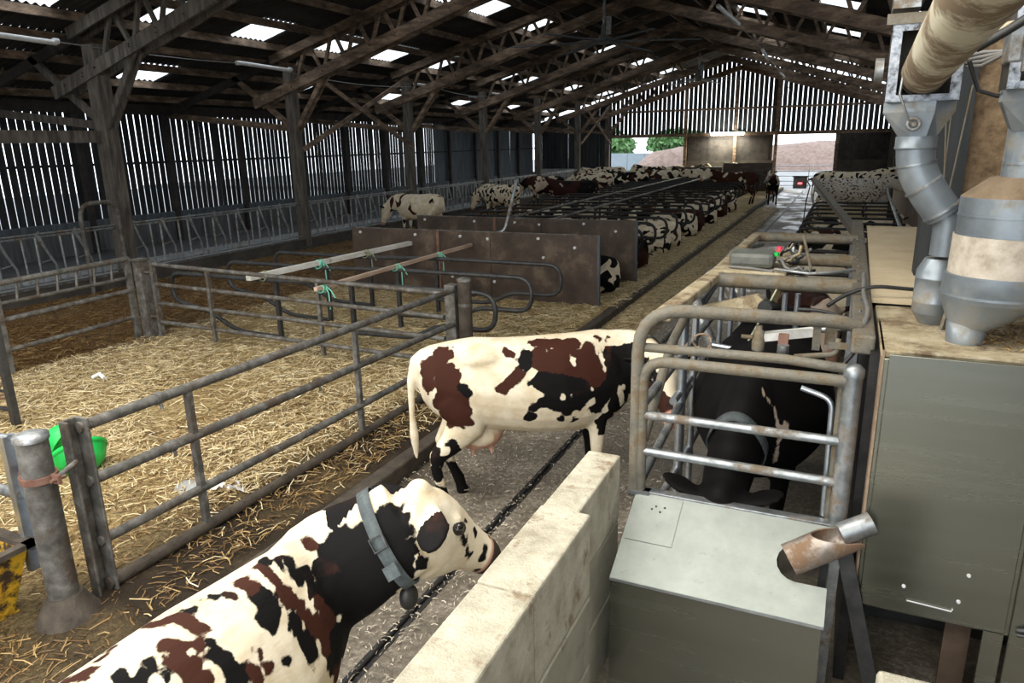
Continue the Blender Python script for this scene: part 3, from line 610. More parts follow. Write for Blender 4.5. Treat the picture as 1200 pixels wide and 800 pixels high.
# low streaked wall to the right of those cubicles
t = thing('low_wall', 'low brown streaked wall right of the short cubicle row', 'wall', (1.95, 20, 0)); MB().plate([(1.28, 10.6, 0), (2.12, 44, 0), (2.12, 44, 1.30), (1.28, 10.6, 1.30)], (1, 0, 0), .15).build('wall_slab', mat('streaked_wall', [(.07, .045, .028), (.20, .14, .095), (.38, .32, .27)], .9, scale=3, stretch=(4, 4, .25), bump=.3), t)
# ---- gable doorway gate, outside
t = thing('field_gate', 'five-rail galvanised gate closing the gable doorway', 'gate', (-2.5, 47.1, .1))
for z in (.25, .5, .8, 1.1, 1.4): MB().tube([(-4.05, 47.1, z), (-.9, 47.1, z)], .025, 8).build('gate_rail', galv_clean, t)
for x in (-4.05, -2.2, -.9): MB().tube([(x, 47.1, .15), (x, 47.1, 1.42)], .025, 8).build('upright', galv_clean, t)
# ---- scraper chain in its groove
t = thing('scraper_chain', 'dark scraper chain lying in its groove down the middle of the alley', 'chain', (-2.37, 20, .0))
MB().box((-2.42, -2, -.02), (-2.33, 46, .004)).build('groove', black_plastic, t)
MB().tube([(-2.375+.004*math.sin(k*2.2), -2+k*.5, .014) for k in range(97)], .014, 6).build('chain_line', loop_black, t)
# ---- lamps and cables
def tubelamp(y0, lab):
    t = thing('tube_lamp', lab, 'lamp', (-14.2, y0, 5.0), 'unlit tube lamps hung along the posts')
    MB().tube([(-14.2, y0, 5.1), (-14.2, y0+1.9, 5.06)], .05, 10).build('tube_casing', white_tube, t)
    for q in (0, 1.9): MB().lathe([(.055, -.05), (.055, .05)], (-14.2, y0+q, 5.09), 10, (0, 1, 0)).build('end_cap', white_tube, t)
for y0, l in ((8.0, 'unlit white tube lamp cut off at top left picture edge'), (14.6, 'unlit white tube lamp ending at the second post'), (22.9, 'unlit white tube lamp behind the third post'), (29, 'unlit white tube lamp at the fourth post')): tubelamp(y0, l)
t = tag(MB().tube([(-14.2, 9.9+k*.25, 5.08-.04*math.sin(math.pi*k/19)) for k in range(20)], .012, 5).tube([(-14.2, 16.5+k*.4, 5.0-.12*math.sin(math.pi*k/16)) for k in range(17)], .012, 5).tube([(-14.2, 24.8+k*.4, 5.0-.1*math.sin(math.pi*k/11)) for k in range(12)], .012, 5).build('lamp_cable', cable_mat), 'thin cobwebbed cable running from tube lamp to tube lamp', 'cable')
t = thing('lit_lamp', 'glowing fluorescent lamp on the far gable beam', 'lamp', (-6.95, YG-.3, 3.35))
MB().box((-7.95, YG-.28, 3.32), (-5.95, YG-.1, 3.42)).build('housing', white_tube, t); MB().tube([(-7.9, YG-.33, 3.32), (-6.0, YG-.33, 3.32)], .08, 10).build('glowing_tube', lamp_lit, t)
ld = bpy.data.lights.new('lamp_glow', 'AREA'); ld.shape = 'RECTANGLE'; ld.size = 1.9; ld.size_y = .12; ld.energy = 160; ld.color = (1, .95, .75)
lo_ = bpy.data.objects.new('lamp_glow', ld); COL.objects.link(lo_); lo_.location = (-6.95, YG-.45, 3.25); lo_.rotation_euler = (math.radians(-25), 0, 0)
t = thing('tube_lamp', 'unlit white tube lamp slung high on wire over the right roof slope', 'lamp', (-3, 20, 5.9))
MB().tube([(-3.1, 18.3, 5.95), (-2.85, 19.9, 5.75)], .05, 10).build('tube_casing', white_tube, t)
MB().tube([(-3.4, 16.8, 6.15), (-3.1, 18.3, 5.95)], .01, 5).tube([(-2.85, 19.9, 5.75), (-2.6, 23, 5.45), (-2.4, 27.5, 5.1), (-2.6, 34, 4.9)], .012, 5).build('hanging_wire', cable_mat, t)
MB().tube([(-2.6, 23, 5.45), (-2.58, 24.6, 5.33)], .04, 8).tube([(-2.42, 27, 5.12), (-2.4, 28.4, 5.08)], .03, 8).build('small_tube_lamp', white_tube, t)
# ---- large ceiling fan
def fan(c, r, lab, drop):
    t = thing('ceiling_fan', lab, 'fan', c, 'wide slow ceiling fans under the ridge')
    x, y, z = c
    MB().tube([(x, y, z), (x, y, z+drop)], .05, 8).build('drop_rod', galv, t)
    MB().lathe([(.16, -.12), (.16, .1), (.09, .16), (.08, .45)], c, 14).build('motor', grey_plastic, t); MB().cbox((x+.15, y, z+.4), (.12, .14, .5)).build('control_box', galv, t)
    for k in range(6):
        a = k*math.pi/3+.25; MB().beam((x+.15*math.cos(a), y+.15*math.sin(a), z-.04), (x+r*math.cos(a), y+r*math.sin(a), z-.10), .20, .03, taper=.7).build('blade', board_grey, t)
    for k in range(4):
        a = k*math.pi/2+.6; MB().tube([(x, y, z+.3), (x+2.2*math.cos(a), y+2.2*math.sin(a), min(z+1.1, roofz(x+2.2*math.cos(a))-.1))], .008, 5).build('guy_wire', cable_mat, t)
fan((-7.2, 22.6, 6.0), 2.9, 'large six-blade ceiling fan hanging nearest the camera', 1.5)
fan((-7.2, 38, 5.9), 2.6, 'second ceiling fan far down the shed before the gable', 1.6)
# ================================================================== MILKING BOX
# ---- concrete block wall in the foreground
bw = thing('block_wall', 'pale concrete block wall ending beside the milking box, in the foreground', 'wall', (-1.1, 2.2, 0))
def block(a, b, m, nm='block', bev=.012):
    mb = MB(); mb.box(a, b); return mb.build(nm, m, bw, bevel=bev)
zc = [0, .42, .83, 1.24]
block((-1.255, 3.02, .835), (-1.06, 3.75, 1.24), block_conc); block((-1.255, 3.02, .42), (-1.062, 3.745, .828), block_shaded); block((-1.255, 3.02, 0), (-1.06, 3.75, .412), block_shaded)
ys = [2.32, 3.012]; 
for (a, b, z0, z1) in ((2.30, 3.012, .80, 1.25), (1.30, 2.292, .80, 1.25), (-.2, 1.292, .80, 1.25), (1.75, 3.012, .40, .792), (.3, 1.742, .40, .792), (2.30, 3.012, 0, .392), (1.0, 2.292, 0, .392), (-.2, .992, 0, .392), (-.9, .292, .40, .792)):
    block((-1.255+R_.uniform(-.003, .003), a, z0), (-.99+R_.uniform(-.004, .004), b, z1), block_conc if z1 > 1 else block_shaded)
b2 = thing('block_wall', 'short pale concrete block corner at the bottom edge below the steel cabinet', 'wall', (.4, 2.7, 0))
MB().box((.29, 2.35, 0), (.62, 2.86, .45)).build('block', block_shaded, b2, bevel=.012); MB().box((.29, 2.35, .458), (.62, 2.86, .9)).build('block', block_conc, b2, bevel=.02)
# ---- stainless feed box under the front gate
sb = thing('feed_box', 'stainless steel feed box with sloping lid below the front gate', 'steel box', (-.45, 3.6, 0))
LID = [(-.97, 3.83, .985), (-.97, 3.30, .72), (.09, 3.30, .72), (.09, 3.83, .985)]
mb = MB(); n_ = 16; c0 = Vector((-.02, 3.60, .873)); nrm = Vector((0, -.265, .53)).normalized(); u = Vector((1, 0, 0)); v = Vector((0, .53, .265)).normalized()
def lidpt(x, y): return (x, y, .985-(3.83-y)*.5)
pts = [lidpt(-.98, 3.84), lidpt(-.98, 3.30), lidpt(.09, 3.30), lidpt(.09, 3.49)]
for k in range(9):
    a = -math.pi/2-math.pi*k/8; pts.append(lidpt(-.06+.10*math.cos(a), 3.59+.10*math.sin(a)))
pts += [lidpt(.09, 3.69), lidpt(.09, 3.84)]
mb.plate(pts, (0, -.447, .894), .006); mb.build('lid_sheet', stainless_lid, sb)
MB().plate([lidpt(-.965, 3.81), lidpt(-.965, 3.53), lidpt(-.70, 3.53), lidpt(-.70, 3.81)], (0, -.447, .894), .012).build('patch_plate', stainless_lid, sb)
mb = MB()
for x, y in ((-.84, 3.75), (-.79, 3.75), (-.81, 3.72), (-.86, 3.73)): p = Vector(lidpt(x, y)); mb.lathe([(.007, 0), (.007, .0135)], p, 8, nrm)
mb.build('hole_discs', black_plastic, sb)['kind'] = 'stuff'  # black discs drawn in place of open holes in the plate
MB().box((-.975, 3.30, .02), (.08, 3.312, .722)).build('front_sheet', stainless, sb); MB().plate([(-.975, 3.31, .02), (-.975, 3.83, .02), (-.975, 3.83, .975), (-.975, 3.31, .715)], (1, 0, 0), .01).build('side_sheet', stainless, sb)
MB().plate([(.075, 3.31, .02), (.075, 3.83, .02), (.075, 3.83, .7), (.075, 3.31, .5)], (1, 0, 0), .01).build('side_sheet', stainless, sb)
MB().box((-.98, 3.294, .712), (.09, 3.304, .726)).build('lid_lip', galv_clean, sb)
# feed chute pipe resting in the notch
fc = thing('feed_chute', 'short slanting steel feed pipe leading into the notch of the feed box', 'pipe', (.0, 3.58, .95))
mb = MB(); A, B = Vector((-.10, 3.55, .90)), Vector((.20, 3.66, 1.07)); ax = (B-A).normalized(); q = Vector((0, 0, 1)).rotation_difference(ax); seg = 28; r1 = []; r2 = []; r3 = []; r4 = []
for k in range(seg):
    a = 2*math.pi*k/seg; o = q @ Vector((math.cos(a), math.sin(a), 0)); upn = o.z; top = max(0, upn)
    r1.append(A+o*.084); r2.append(B+o*.084-ax*(.30*(top if False else max(0, (upn+.2))/1.2)**.9)*.75)
    r3.append(A+o*.077); r4.append(B+o*.077-ax*(.30*(max(0, (upn+.2))/1.2)**.9)*.75)
mb.loft([r1, r2], False); mb.loft([r4, r3], False); mb.loft([r2, r4], False); mb.build('chute_pipe', rust if False else mat('rust_stained_steel', [(.26, .20, .15), (.42, .38, .34)], .4, .6, scale=12, bump=.1, dirt=(.20, .12, .07), dirt_scale=8, dirt_amt=.45), fc)
MB().tube([(.13, 3.68, 1.03), (.27, 3.73, 1.10)], .058, 18).build('spout', galv, fc)
# ---- front gate of the stall
fg = thing('stall_gate', 'front stall gate of worn steel tubes with two rounded hoops over the feed box', 'gate', (-.45, 3.85, 1.0))
Yg = 3.85
MB().tube(rounded([(-1.0, Yg, .98), (-1.0, Yg, 2.10), (.02, Yg+.25, 2.05), (.12, Yg+.3, 2.02)], [.26, .05]), .037, 12).build('outer_hoop', cage_dirty, fg)
MB().tube(rounded([(-.965, Yg+.0, .99), (-.965, Yg, 1.80), (.10, Yg, 1.80)], [.14]), .032, 12).build('inner_hoop', cage_dirty, fg)
MB().tube([(-.97, Yg+.02, 1.87), (-.22, Yg+.02, 1.88), (.08, Yg+.02, 1.86)], .026, 10).build('cross_tube', cage_dirty, fg)
for z0, z1 in ((1.47, 1.47), (1.245, 1.235)): MB().tube([(-.99, Yg, z0), (.09, Yg, z1)], .026, 12).build('cross_tube', galv, fg)
MB().tube([(-.985, Yg, .99), (-.985, Yg, 1.95)], .022, 10).build('stile', galv_clean, fg)
MB().box((-1.03, Yg-.03, .955), (.10, Yg+.035, 1.0)).build('bottom_channel', galv, fg, bevel=.005); MB().box((-1.03, Yg-.05, .98), (-.9, Yg+.02, 1.0)).build('lip', galv, fg)
MB().tube([(.115, Yg, .9), (.115, Yg, 1.84)], .045, 16).build('corner_post', galv, fg); MB().lathe([(.05, 0), (.05, .04), (.03, .06), (.01, .065)], (.115, Yg, 1.83), 16).build('post_cap', galv, fg)
MB().tube(rounded([(-.13, Yg+.12, 1.70), (.03, Yg+.10, 1.66), (.04, Yg+.06, 1.0)], .06), .016, 8).build('guide_rod', galv_clean, fg)
MB().tube(rounded([(.065, Yg+.05, .98), (.065, Yg+.05, 1.8)], .06), .018, 8).build('guide_rod', cage_dirty, fg)
# ring of twine, valve and jet fittings on the gate top
vf = thing('spray_valve', 'small dusty valve fitting with nozzle on top of the stall gate', 'valve', (-.25, 4.2, 1.9))
MB().lathe([(.032, -.05), (.035, .0), (.028, .02), (.028, .06), (.018, .065), (.018, .09)], (-.37, 4.0, 1.93), 14).lathe([(.012, 0), (.012, .06)], (-.40, 4.0, 1.95), 10, (-1, 0, 0)).build('valve_body', cage_dirty, vf)
MB().beam((-.36, 4.02, 1.95), (-.10, 4.15, 1.97), .05, .045).build('arm_bar', white_rail, vf)
MB().lathe([(.022, -.05), (.022, 0), (.03, .005), (.03, .05)], (-.235, 3.93, 1.89), 12).build('nozzle', galv, vf)
MB().cbox((-.24, 3.98, 1.96), (.05, .05, .05)).build('bracket', rust, vf)
MB().box((-.10, 4.1, 1.88), (-.06, 4.14, 2.02)).box((-.04, 4.16, 1.9), (.02, 4.22, 2.0)).cbox((.03, 4.05, 1.93), (.10, .03, .03)).build('latch_plates', cage_dirty, vf)
MB().tube(rounded([(-.18, 4.0, 1.86), (.02, 4.05, 1.88), (.03, 4.08, 1.96)], .03), .016, 8).build('bent_pipe', cage_dirty, vf)
tr = thing('twine_ring', 'loop of brown twine hanging on the gate top tube', 'twine', (-.66, 3.9, 1.9))
MB().tube([(-.655+.05*math.cos(a*.5), 3.9+.01*math.sin(a), 1.925+.045*math.sin(a*.5)) for a in range(13)], .006, 6).build('ring', mat('brown_twine', [(.14, .09, .05), (.3, .22, .14)], .9, scale=40), tr)
MB().tube([(-.76+.015*k+.01*math.sin(k*2.1), 3.9+.04*math.sin(k*1.7), 1.87+.03*math.sin(k*1.3)) for k in range(12)], .007, 5).build('tangle', MATS['brown_twine'], tr)
# ---- stall cage overhead frame
cg = thing('stall_cage', 'long overhead tube frame of the milking stall covered in dust', 'stall frame', (-.4, 6, 0))
Zt = 2.0
def cbar(name, a, b, r=.045, m=cage_dirty, seg=12): return MB().tube([a, b], r, seg).build(name, m, cg)
MB().beam((-.93, 4.1, Zt), (-.86, 5.65, Zt), .11, .06).build('side_rail', dust_beige, cg, bevel=.012)
MB().beam((-.86, 6.75, Zt), (-.84, 8.05, Zt), .09, .06).build('side_rail', dust_beige, cg, bevel=.012)
MB().box((-.90, 5.6, Zt-.03), (-.36, 6.85, Zt+.035)).build('top_plate', dust_beige, cg, bevel=.01)
cbar('cross_bar', (-.83, 5.5, Zt-.02), (.12, 5.5, Zt-.02), .055); cbar('cross_bar', (-.42, 6.68, Zt-.02), (.12, 6.68, Zt-.02), .055); cbar('cross_bar', (-.86, 8.0, Zt), (.14, 8.0, Zt), .05)
MB().box((.09, 3.95, Zt-.08), (.20, 9.8, Zt+.02)).build('spine_rail', cage_dirty, cg, bevel=.012)
mb = MB()
for yy in np.arange(4.2, 8.2, .33): mb.lathe([(.009, 0), (.009, .03)], (.13, yy, Zt+.0), 6)
mb.build('spine_bolts', galv, cg)['kind'] = 'stuff'
for x, y in ((-.97, 5.0), (-.93, 7.9)): cbar('leg_post', (x, y, 0), (x, y, Zt-.02), .035, galv_clean)
for x, y in ((.13, 5.5), (.13, 8.0)): MB().box((x-.04, y-.04, 0), (x+.04, y+.04, Zt-.06)).build('leg_post', galv, cg)
MB().tube(rounded([(-.97, 5.0, 1.78), (-.97, 4.6, 1.70), (-.99, 4.0, 1.25)], .1), .032, 10).build('side_brace', cage_dirty, cg)
# side bars of the entry side
for z0, z1, ya, yb in ((1.50, 1.52, 3.9, 6.6), (1.0, 1.18, 3.9, 5.3), (.62, .62, 3.9, 6.6), (1.22, 1.22, 4.8, 6.6)): cbar('side_bar', (-.985, ya, z0), (-.97, yb, z1), .028, galv)
for yy in (5.4, 6.6): cbar('side_upright', (-.96, yy, .2), (-.96, yy, 1.75), .026, galv_clean)
for x in (-.36, -.27): cbar('rear_upright', (x, 5.75, .9), (x, 5.75, 1.86), .022, galv_clean, 10)
cbar('rear_bar', (-.80, 5.75, 1.66), (-.36, 5.75, 1.64), .02, galv_clean); cbar('rear_bar', (-.27, 5.75, 1.70), (.0, 5.75, 1.69), .02, galv_clean)
for x in (-.82, -.74): cbar('rear_upright', (x, 5.65, .2), (x, 5.65, 1.95), .02, galv_clean, 10)
cbar('rear_bar', (-.80, 5.2, 1.55), (-.5, 5.2, 1.52), .02, galv_clean)
MB().tube(rounded([(.08, 4.6, 1.9), (-.25, 4.7, 1.82)], .05), .02, 8).build('support_bar', galv, cg)
for k, yy in enumerate((7.2, 8.8)):
    MB().tube(rounded([(-.9, yy-.75, 1.0), (-1.2, yy-.7, 1.62), (-1.22, yy+.5, 1.66), (-.95, yy+.95, 1.70)], [.3, .4]), .05, 10).build('exit_gate_hoop', galv, cg)
    MB().tube(rounded([(-.92, yy-.7, .9), (-1.13, yy-.62, 1.5), (-1.15, yy+.45, 1.56), (-.95, yy+.85, 1.6)], [.25, .35]), .022, 8).build('rubber_edge', black_plastic, cg)
# pneumatic arm under the frame
pa = thing('gate_arm', 'wedge shaped dusty arm hanging below the dusty cross bar', 'arm', (-.6, 5.3, 1.85))
MB().plate([(-.93, 5.05, 1.84), (-.52, 5.30, 1.92), (-.45, 5.30, 1.86), (-.50, 5.25, 1.78), (-.93, 5.02, 1.80)], (0, .08, 0), .08).build('arm_body', dust_beige, pa)
MB().tube([(-.93, 5.08, 1.79), (-.5, 5.3, 1.76)], .022, 8).build('arm_rod', cage_dirty, pa); MB().lathe([(.05, -.04), (.05, .04)], (-.46, 5.3, 1.84), 12, (0, 1, 0)).build('pivot', black_plastic, pa)
MB().tube([(-.40, 5.4, 1.95), (-.47, 5.3, 1.78), (-.55, 5.2, 1.6)], .008, 5).build('cord', rope_dull, pa)
# controller box on the plate
cb = thing('control_box', 'dusty grey control box with red and green caps on the stall frame', 'box', (-.64, 5.9, Zt+.04))
MB().box((-.79, 5.72, Zt+.04), (-.46, 5.98, Zt+.16)).build('housing', grey_plastic, cb, bevel=.035); MB().lathe([(.022, 0), (.022, .035), (.01, .04)], (-.44, 5.92, Zt+.15), 12).build('red_cap', mat('red_cap', [(.75, .02, .05), (.85, .03, .08)], .4), cb)
MB().lathe([(.018, 0), (.018, .03)], (-.45, 5.80, Zt+.13), 10).build('green_cap', green_plastic, cb)
MB().tube([(-.78, 5.70, Zt+.05), (-.6, 5.66, Zt+.05), (-.45, 5.62, Zt+.04)], .012, 6).build('hose', cable_mat, cb)
hs = thing('cable_tangle', 'tangle of dusty hoses and cables beside the control box', 'cables', (-.3, 5.8, Zt+.05))
rs = random.Random(3)
for k in range(9):
    p0 = Vector((-.44, 5.85+rs.uniform(-.1, .1), Zt+.10)); pts = [p0]
    for q in range(6): pts.append(pts[-1]+Vector((rs.uniform(.0, .055), rs.uniform(-.07, .05), rs.uniform(-.05, .055))))
    for p in pts: p.z = max(p.z, Zt+.045)
    MB().tube(pts, rs.choice([.006, .009, .012]), 6).build('hose', rs.choice([cable_mat, dust_beige, black_plastic, dust_beige]), hs)
MB().tube([(-.28, 6.05, Zt+.26), (-.19, 5.65, Zt+.06)], .012, 6).build('stick', cage_dirty, hs)
MB().lathe([(.02, 0), (.02, .08), (.012, .1)], (-.36, 6.3, Zt+.04), 10).build('fitting', galv, hs)
MB().tube([(-.44, 5.62, Zt+.06), (-.2, 5.50, Zt+.06), (-.02, 5.55, Zt+.07), (.1, 5.75, Zt+.06)], .012, 6).build('hose', galv, hs)
cl = thing('air_hose', 'black hose looping from the spine rail down to the stall gate', 'hose', (.1, 4.6, 2.05))
MB().tube(rounded([(-.2, 4.38, Zt+.04), (-.05, 4.3, Zt+.06), (.10, 4.15, Zt+.03), (.13, 4.0, Zt-.05), (.06, 3.93, 1.86)], .1), .011, 8).build('hose', black_plastic, cl)
MB().tube(rounded([(.16, 5.6, Zt+.06), (.15, 4.9, Zt+.05), (.17, 4.4, Zt+.05), (.12, 3.98, Zt-.02)], .1), .014, 8).build('hose', cable_mat, cl)
MB().tube(rounded([(-.05, 4.95, 1.95), (.05, 5.02, 2.02), (.2, 5.05, 2.08), (.45, 5.1, 2.06), (.9, 5.2, 2.04)], .1), .013, 8).build('hose', black_plastic, cl)
# ---- stainless robot cabinet
rc = thing('steel_cabinet', 'large brushed steel machine cabinet at the right edge with dusty top', 'cabinet', (.8, 4.4, 0))
MB().box((.235, 3.76, .60), (1.35, 4.80, 1.965)).build('body', stainless, rc, bevel=.006)
MB().box((.255, 3.745, .615), (.905, 3.76, 1.99)).build('front_door', stainless, rc, bevel=.004)
MB().box((.225, 3.76, .60), (.236, 4.4, 2.0)).build('dusty_side', mat('dusty_side_panel', [(.20, .13, .08), (.34, .25, .17)], .85, scale=10, bump=.3), rc)
MB().box((.22, 3.78, 1.965), (1.4, 4.84, 2.0)).build('top_cover', dust_beige, rc, bevel=.006); MB().box((.30, 3.76, 2.0), (1.4, 3.82, 2.012)).build('top_trim', dust_beige, rc)
MB().box((.925, 3.745, .0), (1.5, 3.76, 1.99)).build('right_door', stainless, rc, bevel=.004); MB().box((.82, 3.75, .0), (.905, 3.765, .61)).build('corner_strip', stainless, rc)
MB().tube([(.955, 3.735, .66), (.985, 3.725, .675), (1.01, 3.725, .655), (1.04, 3.73, .66)], .012, 8).tube([(.955, 3.735, .635), (.985, 3.725, .645), (1.01, 3.725, .63), (1.05, 3.73, .635)], .010, 8).build('latch', loop_steel, rc)
MB().tube([(.47, 3.738, .695), (.67, 3.738, .685), (.675, 3.74, .70)], .004, 6).build('seam_wire', white_tube, rc)
for x, z in ((.45, .77), (.72, .90), (.695, .745)): MB().lathe([(.010, 0), (.008, .008)], (x, 3.745, z), 10, (0, -1, 0)).build('rivet', white_tube, rc)
MB().box((.90, 4.8, 0), (1.35, 4.82, .6)).box((.30, 4.6, 0), (1.30, 4.62, .6)).build('rear_plinth', black_plastic, rc); MB().box((.70, 4.0, 0), (.82, 4.02, .6)).build('inner_panel', mat('rust_brown_panel', [(.05, .03, .02), (.12, .08, .05)], .7, scale=4), rc)
MB().beam((.15, 3.72, .95), (.37, 3.72, .10), .02, .075, up=(1, 0, 0)).build('diagonal_strut', loop_steel, rc); MB().beam((.11, 3.74, .05), (.12, 3.74, .95), .05, .05).build('leg_channel', galv, rc); MB().beam((.06, 3.74, .05), (.07, 3.74, .9), .02, .04).build('leg_channel', loop_steel, rc)
MB().box((.18, 3.9, 0), (.235, 6.6, 1.95)).build('back_plate', loop_black, rc)
# ---- chipboard box behind
cbx = thing('chipboard_box', 'long box with pale chipboard top behind the steel cabinet', 'box', (.6, 7, 0))
MB().plate([(.20, 5.0, 1.98), (.62, 5.0, 1.98), (.78, 5.35, 1.98), (.78, 9.3, 1.98), (.24, 9.3, 1.98)], (0, 0, 1), .022).build('chipboard_top', chipboard, cbx)
MB().box((.25, 5.05, 0), (.74, 9.25, 1.975)).build('box_side', conc_dark, cbx)
# ---- feed ducts above the cabinet
def pipe(pts, r, rr, name, m, t, seg=22, n=4): return MB().tube(rounded(pts, rr, n), r, seg).build(name, m, t)
d1 = thing('feed_duct', 'galvanised feed duct with square inlet and angled elbow above the chipboard', 'duct', (.3, 4.45, 2.0))
def frame_box(cx, cy, x0, x1, z0, z1, t, dp=.2):
    mb = MB(); w = .045; y = cy-dp/2
    mb.box((x0, y-.012, z0), (x0+w, y, z1)).box((x1-w, y-.012, z0), (x1, y, z1)).box((x0+w, y-.012, z0), (x1-w, y, z0+w*.7)).box((x0+w, y-.012, z1-w*.7), (x1-w, y, z1)); mb.build('inlet_flange', mat('speckled_galvanised', [(.06, .055, .05), (.22, .25, .29), (.42, .45, .50)], .4, .4, scale=26, bump=.2, stops=[.36, .46, .6]) if 'speckled_galvanised' not in MATS else MATS['speckled_galvanised'], t)
    mb = MB(); mb.box((x0+.005, y, z0), (x0+.015, y+dp, z1)).box((x1-.015, y, z0), (x1-.005, y+dp, z1)).box((x0, y, z1-.01), (x1, y+dp, z1)).box((x0, y+dp-.01, z0), (x1, y+dp, z1)); mb.build('inlet_box', conc_dark, t)
frame_box(.3, 4.4, .13, .455, 3.165, 3.53, d1)
MB().box((.10, 4.28, 3.53), (.44, 4.34, 3.58)).build('top_bracket', cage_dirty, d1)
MB().box((.12, 4.26, 3.6), (.24, 4.5, 3.85)).build('hanger_plate', galv, d1); MB().lathe([(.018, 0), (.015, .015)], (.18, 4.26, 3.68), 8, (0, -1, 0)).build('hanger_bolt', galv, d1)
MB().lathe([(.06, 0), (.06, .04)], (.11, 4.42, 3.33), 16, (-1, 0, 0)).build('side_disc', galv, d1)
def sq2round(x0, x1, yc, d, z0, cx, r, z1, seg=8):
    rings = []; a = []; b = []; m_ = []
    for k in range(seg):
        an = 2*math.pi*(k+.5)/seg; c, s = math.cos(an), math.sin(an); f = 1/max(abs(c), abs(s))
        a.append(((x0+x1)/2+c*f*(x1-x0)/2, yc+s*f*d/2, z0)); b.append((cx+c*r, yc+s*r, z1)); m_.append(((x0+x1)/2+c*f*(x1-x0)/2, yc+s*f*d/2, z0-.05))
    return [a, m_, b]
MB().loft(sq2round(.13, .455, 4.4, .21, 3.165, .30, .095, 2.995), False, False).build('funnel', hopper_steel, d1)
MB().lathe([(.097, .0), (.097, -.05), (.10, -.055), (.10, -.06), (.097, -.065)], (.30, 4.4, 2.995), 26).build('collar_ring', hopper_steel, d1)
pipe([(.30, 4.4, 2.96), (.31, 4.4, 2.84), (.375, 4.4, 2.72), (.47, 4.42, 2.60)], .093, .09, 'elbow', hopper_steel, d1)
MB().lathe([(.098, 0), (.098, .012)], (.355, 4.4, 2.75), 24, (.6, 0, -.8)).lathe([(.098, 0), (.098, .012)], (.455, 4.41, 2.62), 24, (.6, 0, -.8)).lathe([(.098, 0), (.098, .01)], (.31, 4.4, 2.86), 24, (.2, 0, -1)).build('elbow_seam', galv, d1)
pipe([(.455, 4.42, 2.62), (.50, 4.42, 2.56), (.50, 4.42, 2.38)], .072, .05, 'lower_pipe', hopper_steel, d1)
MB().lathe([(.06, .0), (.10, .06), (.105, .065), (.105, .12), (.108, .125), (.105, .13), (.105, .25), (.109, .255), (.105, .26), (.105, .29), (.07, .36)], (.485, 4.45, 2.0), 26).build('dosing_cup', hopper_steel, d1)
MB().tube([(.20, 4.26, 3.33), (.19, 4.22, 3.2), (.24, 4.24, 3.08), (.27, 4.27, 3.05)], .007, 6).build('cable', galv, d1)
MB().tube([(.27+.028*math.cos(a*.63), 4.27, 3.055+.028*math.sin(a*.63)) for a in range(11)], .010, 6).lathe([(.012, 0), (.012, .03)], (.27, 4.28, 3.055), 8, (0, -1, 0)).build('ring_nut', galv, d1)
at = thing('auger_tube', 'thick dusty cream auger tube running into the duct inlet at top right', 'pipe', (.28, 3, 3.35))
MB().tube([(.295, 4.42, 3.30), (.285, 3.2, 3.345), (.27, .9, 3.43)], .105, 28).build('tube_body', pvc, at); MB().lathe([(.108, -.015), (.108, .015)], (.295, 4.40, 3.30), 28, (0, 1, 0)).build('tube_rim', cage_dirty, at)
bh = thing('feed_hopper', 'fat round galvanised feed hopper standing on the steel cabinet, right edge', 'hopper', (.70, 4.15, 2.0))
hx, hy = .735, 4.15
MB().lathe([(.085, 0), (.09, .10), (.06, .11)], (.60, 4.08, 2.0), 22).build('outlet_sleeve', hopper_steel, bh)
rings = []
for cx, cy, r, z in ((.60, 4.08, .06, 2.05), (.64, 4.10, .13, 2.11), (hx-.03, hy, .232, 2.21), (hx-.025, hy, .240, 2.215), (hx-.02, hy, .238, 2.33)):
    rings.append([(cx+r*math.cos(2*math.pi*k/32), cy+r*math.sin(2*math.pi*k/32), z) for k in range(32)])
MB().loft(rings, True).build('cone', hopper_steel, bh)
MB().lathe([(.242, 0), (.242, .012)], (hx-.027, hy, 2.235), 32).lathe([(.242, 0), (.242, .012)], (hx-.02, hy, 2.33), 32).lathe([(.236, 0), (.236, .01)], (hx, hy, 2.53), 32).lathe([(.236, 0), (.236, .008)], (hx+.0, hy, 2.62), 32).build('seam_bands', hopper_steel, bh)
MB().lathe([(.235, 0), (.232, .20)], (hx-.01, hy, 2.33), 32).build('dusty_window', mat('dust_coated_plastic', [(.30, .25, .19), (.46, .40, .32), (.56, .50, .42)], .6, scale=12, bump=.2), bh)
MB().lathe([(.232, 0), (.232, .18)], (hx, hy, 2.53), 32).build('upper_drum', hopper_steel, bh)
MB().lathe([(.232, 0), (.12, .09), (.06, .10)], (hx, hy, 2.71), 32).build('shoulder', dust_beige if False else mat('brown_dust', [(.17, .12, .07), (.27, .20, .13)], .95, scale=8, bump=.5), bh)
MB().tube([(.75, 4.13, 2.76), (.75, 4.12, 3.02)], .10, 24).build('neck_pipe', hopper_steel, bh)
MB().lathe([(.103, 0), (.103, .01)], (.75, 4.12, 2.86), 24).build('neck_seam', galv, bh)
frame_box(.8, 4.1, .60, .92, 3.19, 3.55, bh)
MB().loft(sq2round(.60, .92, 4.1, .21, 3.19, .75, .10, 3.01), False, False).build('funnel', hopper_steel, bh)
MB().box((.585, 3.98, 3.3), (.64, 4.15, 3.46)).build('gearbox', galv, bh, bevel=.01); MB().box((.64, 3.95, 3.26), (.67, 4.0, 3.50)).build('gearbox_lug', galv, bh)
sl = thing('strap_post', 'narrow wooden slat standing between the dosing cup and the hopper', 'slat', (.53, 4.25, 2.0)); MB().beam((.525, 4.3, 2.0), (.55, 4.32, 2.14), .02, .03).build('slat_bar', cage_dirty, sl)
hw = thing('hose_bundle', 'bundle of dusty black hoses behind the auger tube, top right corner', 'hoses', (.6, 4.3, 3.4))
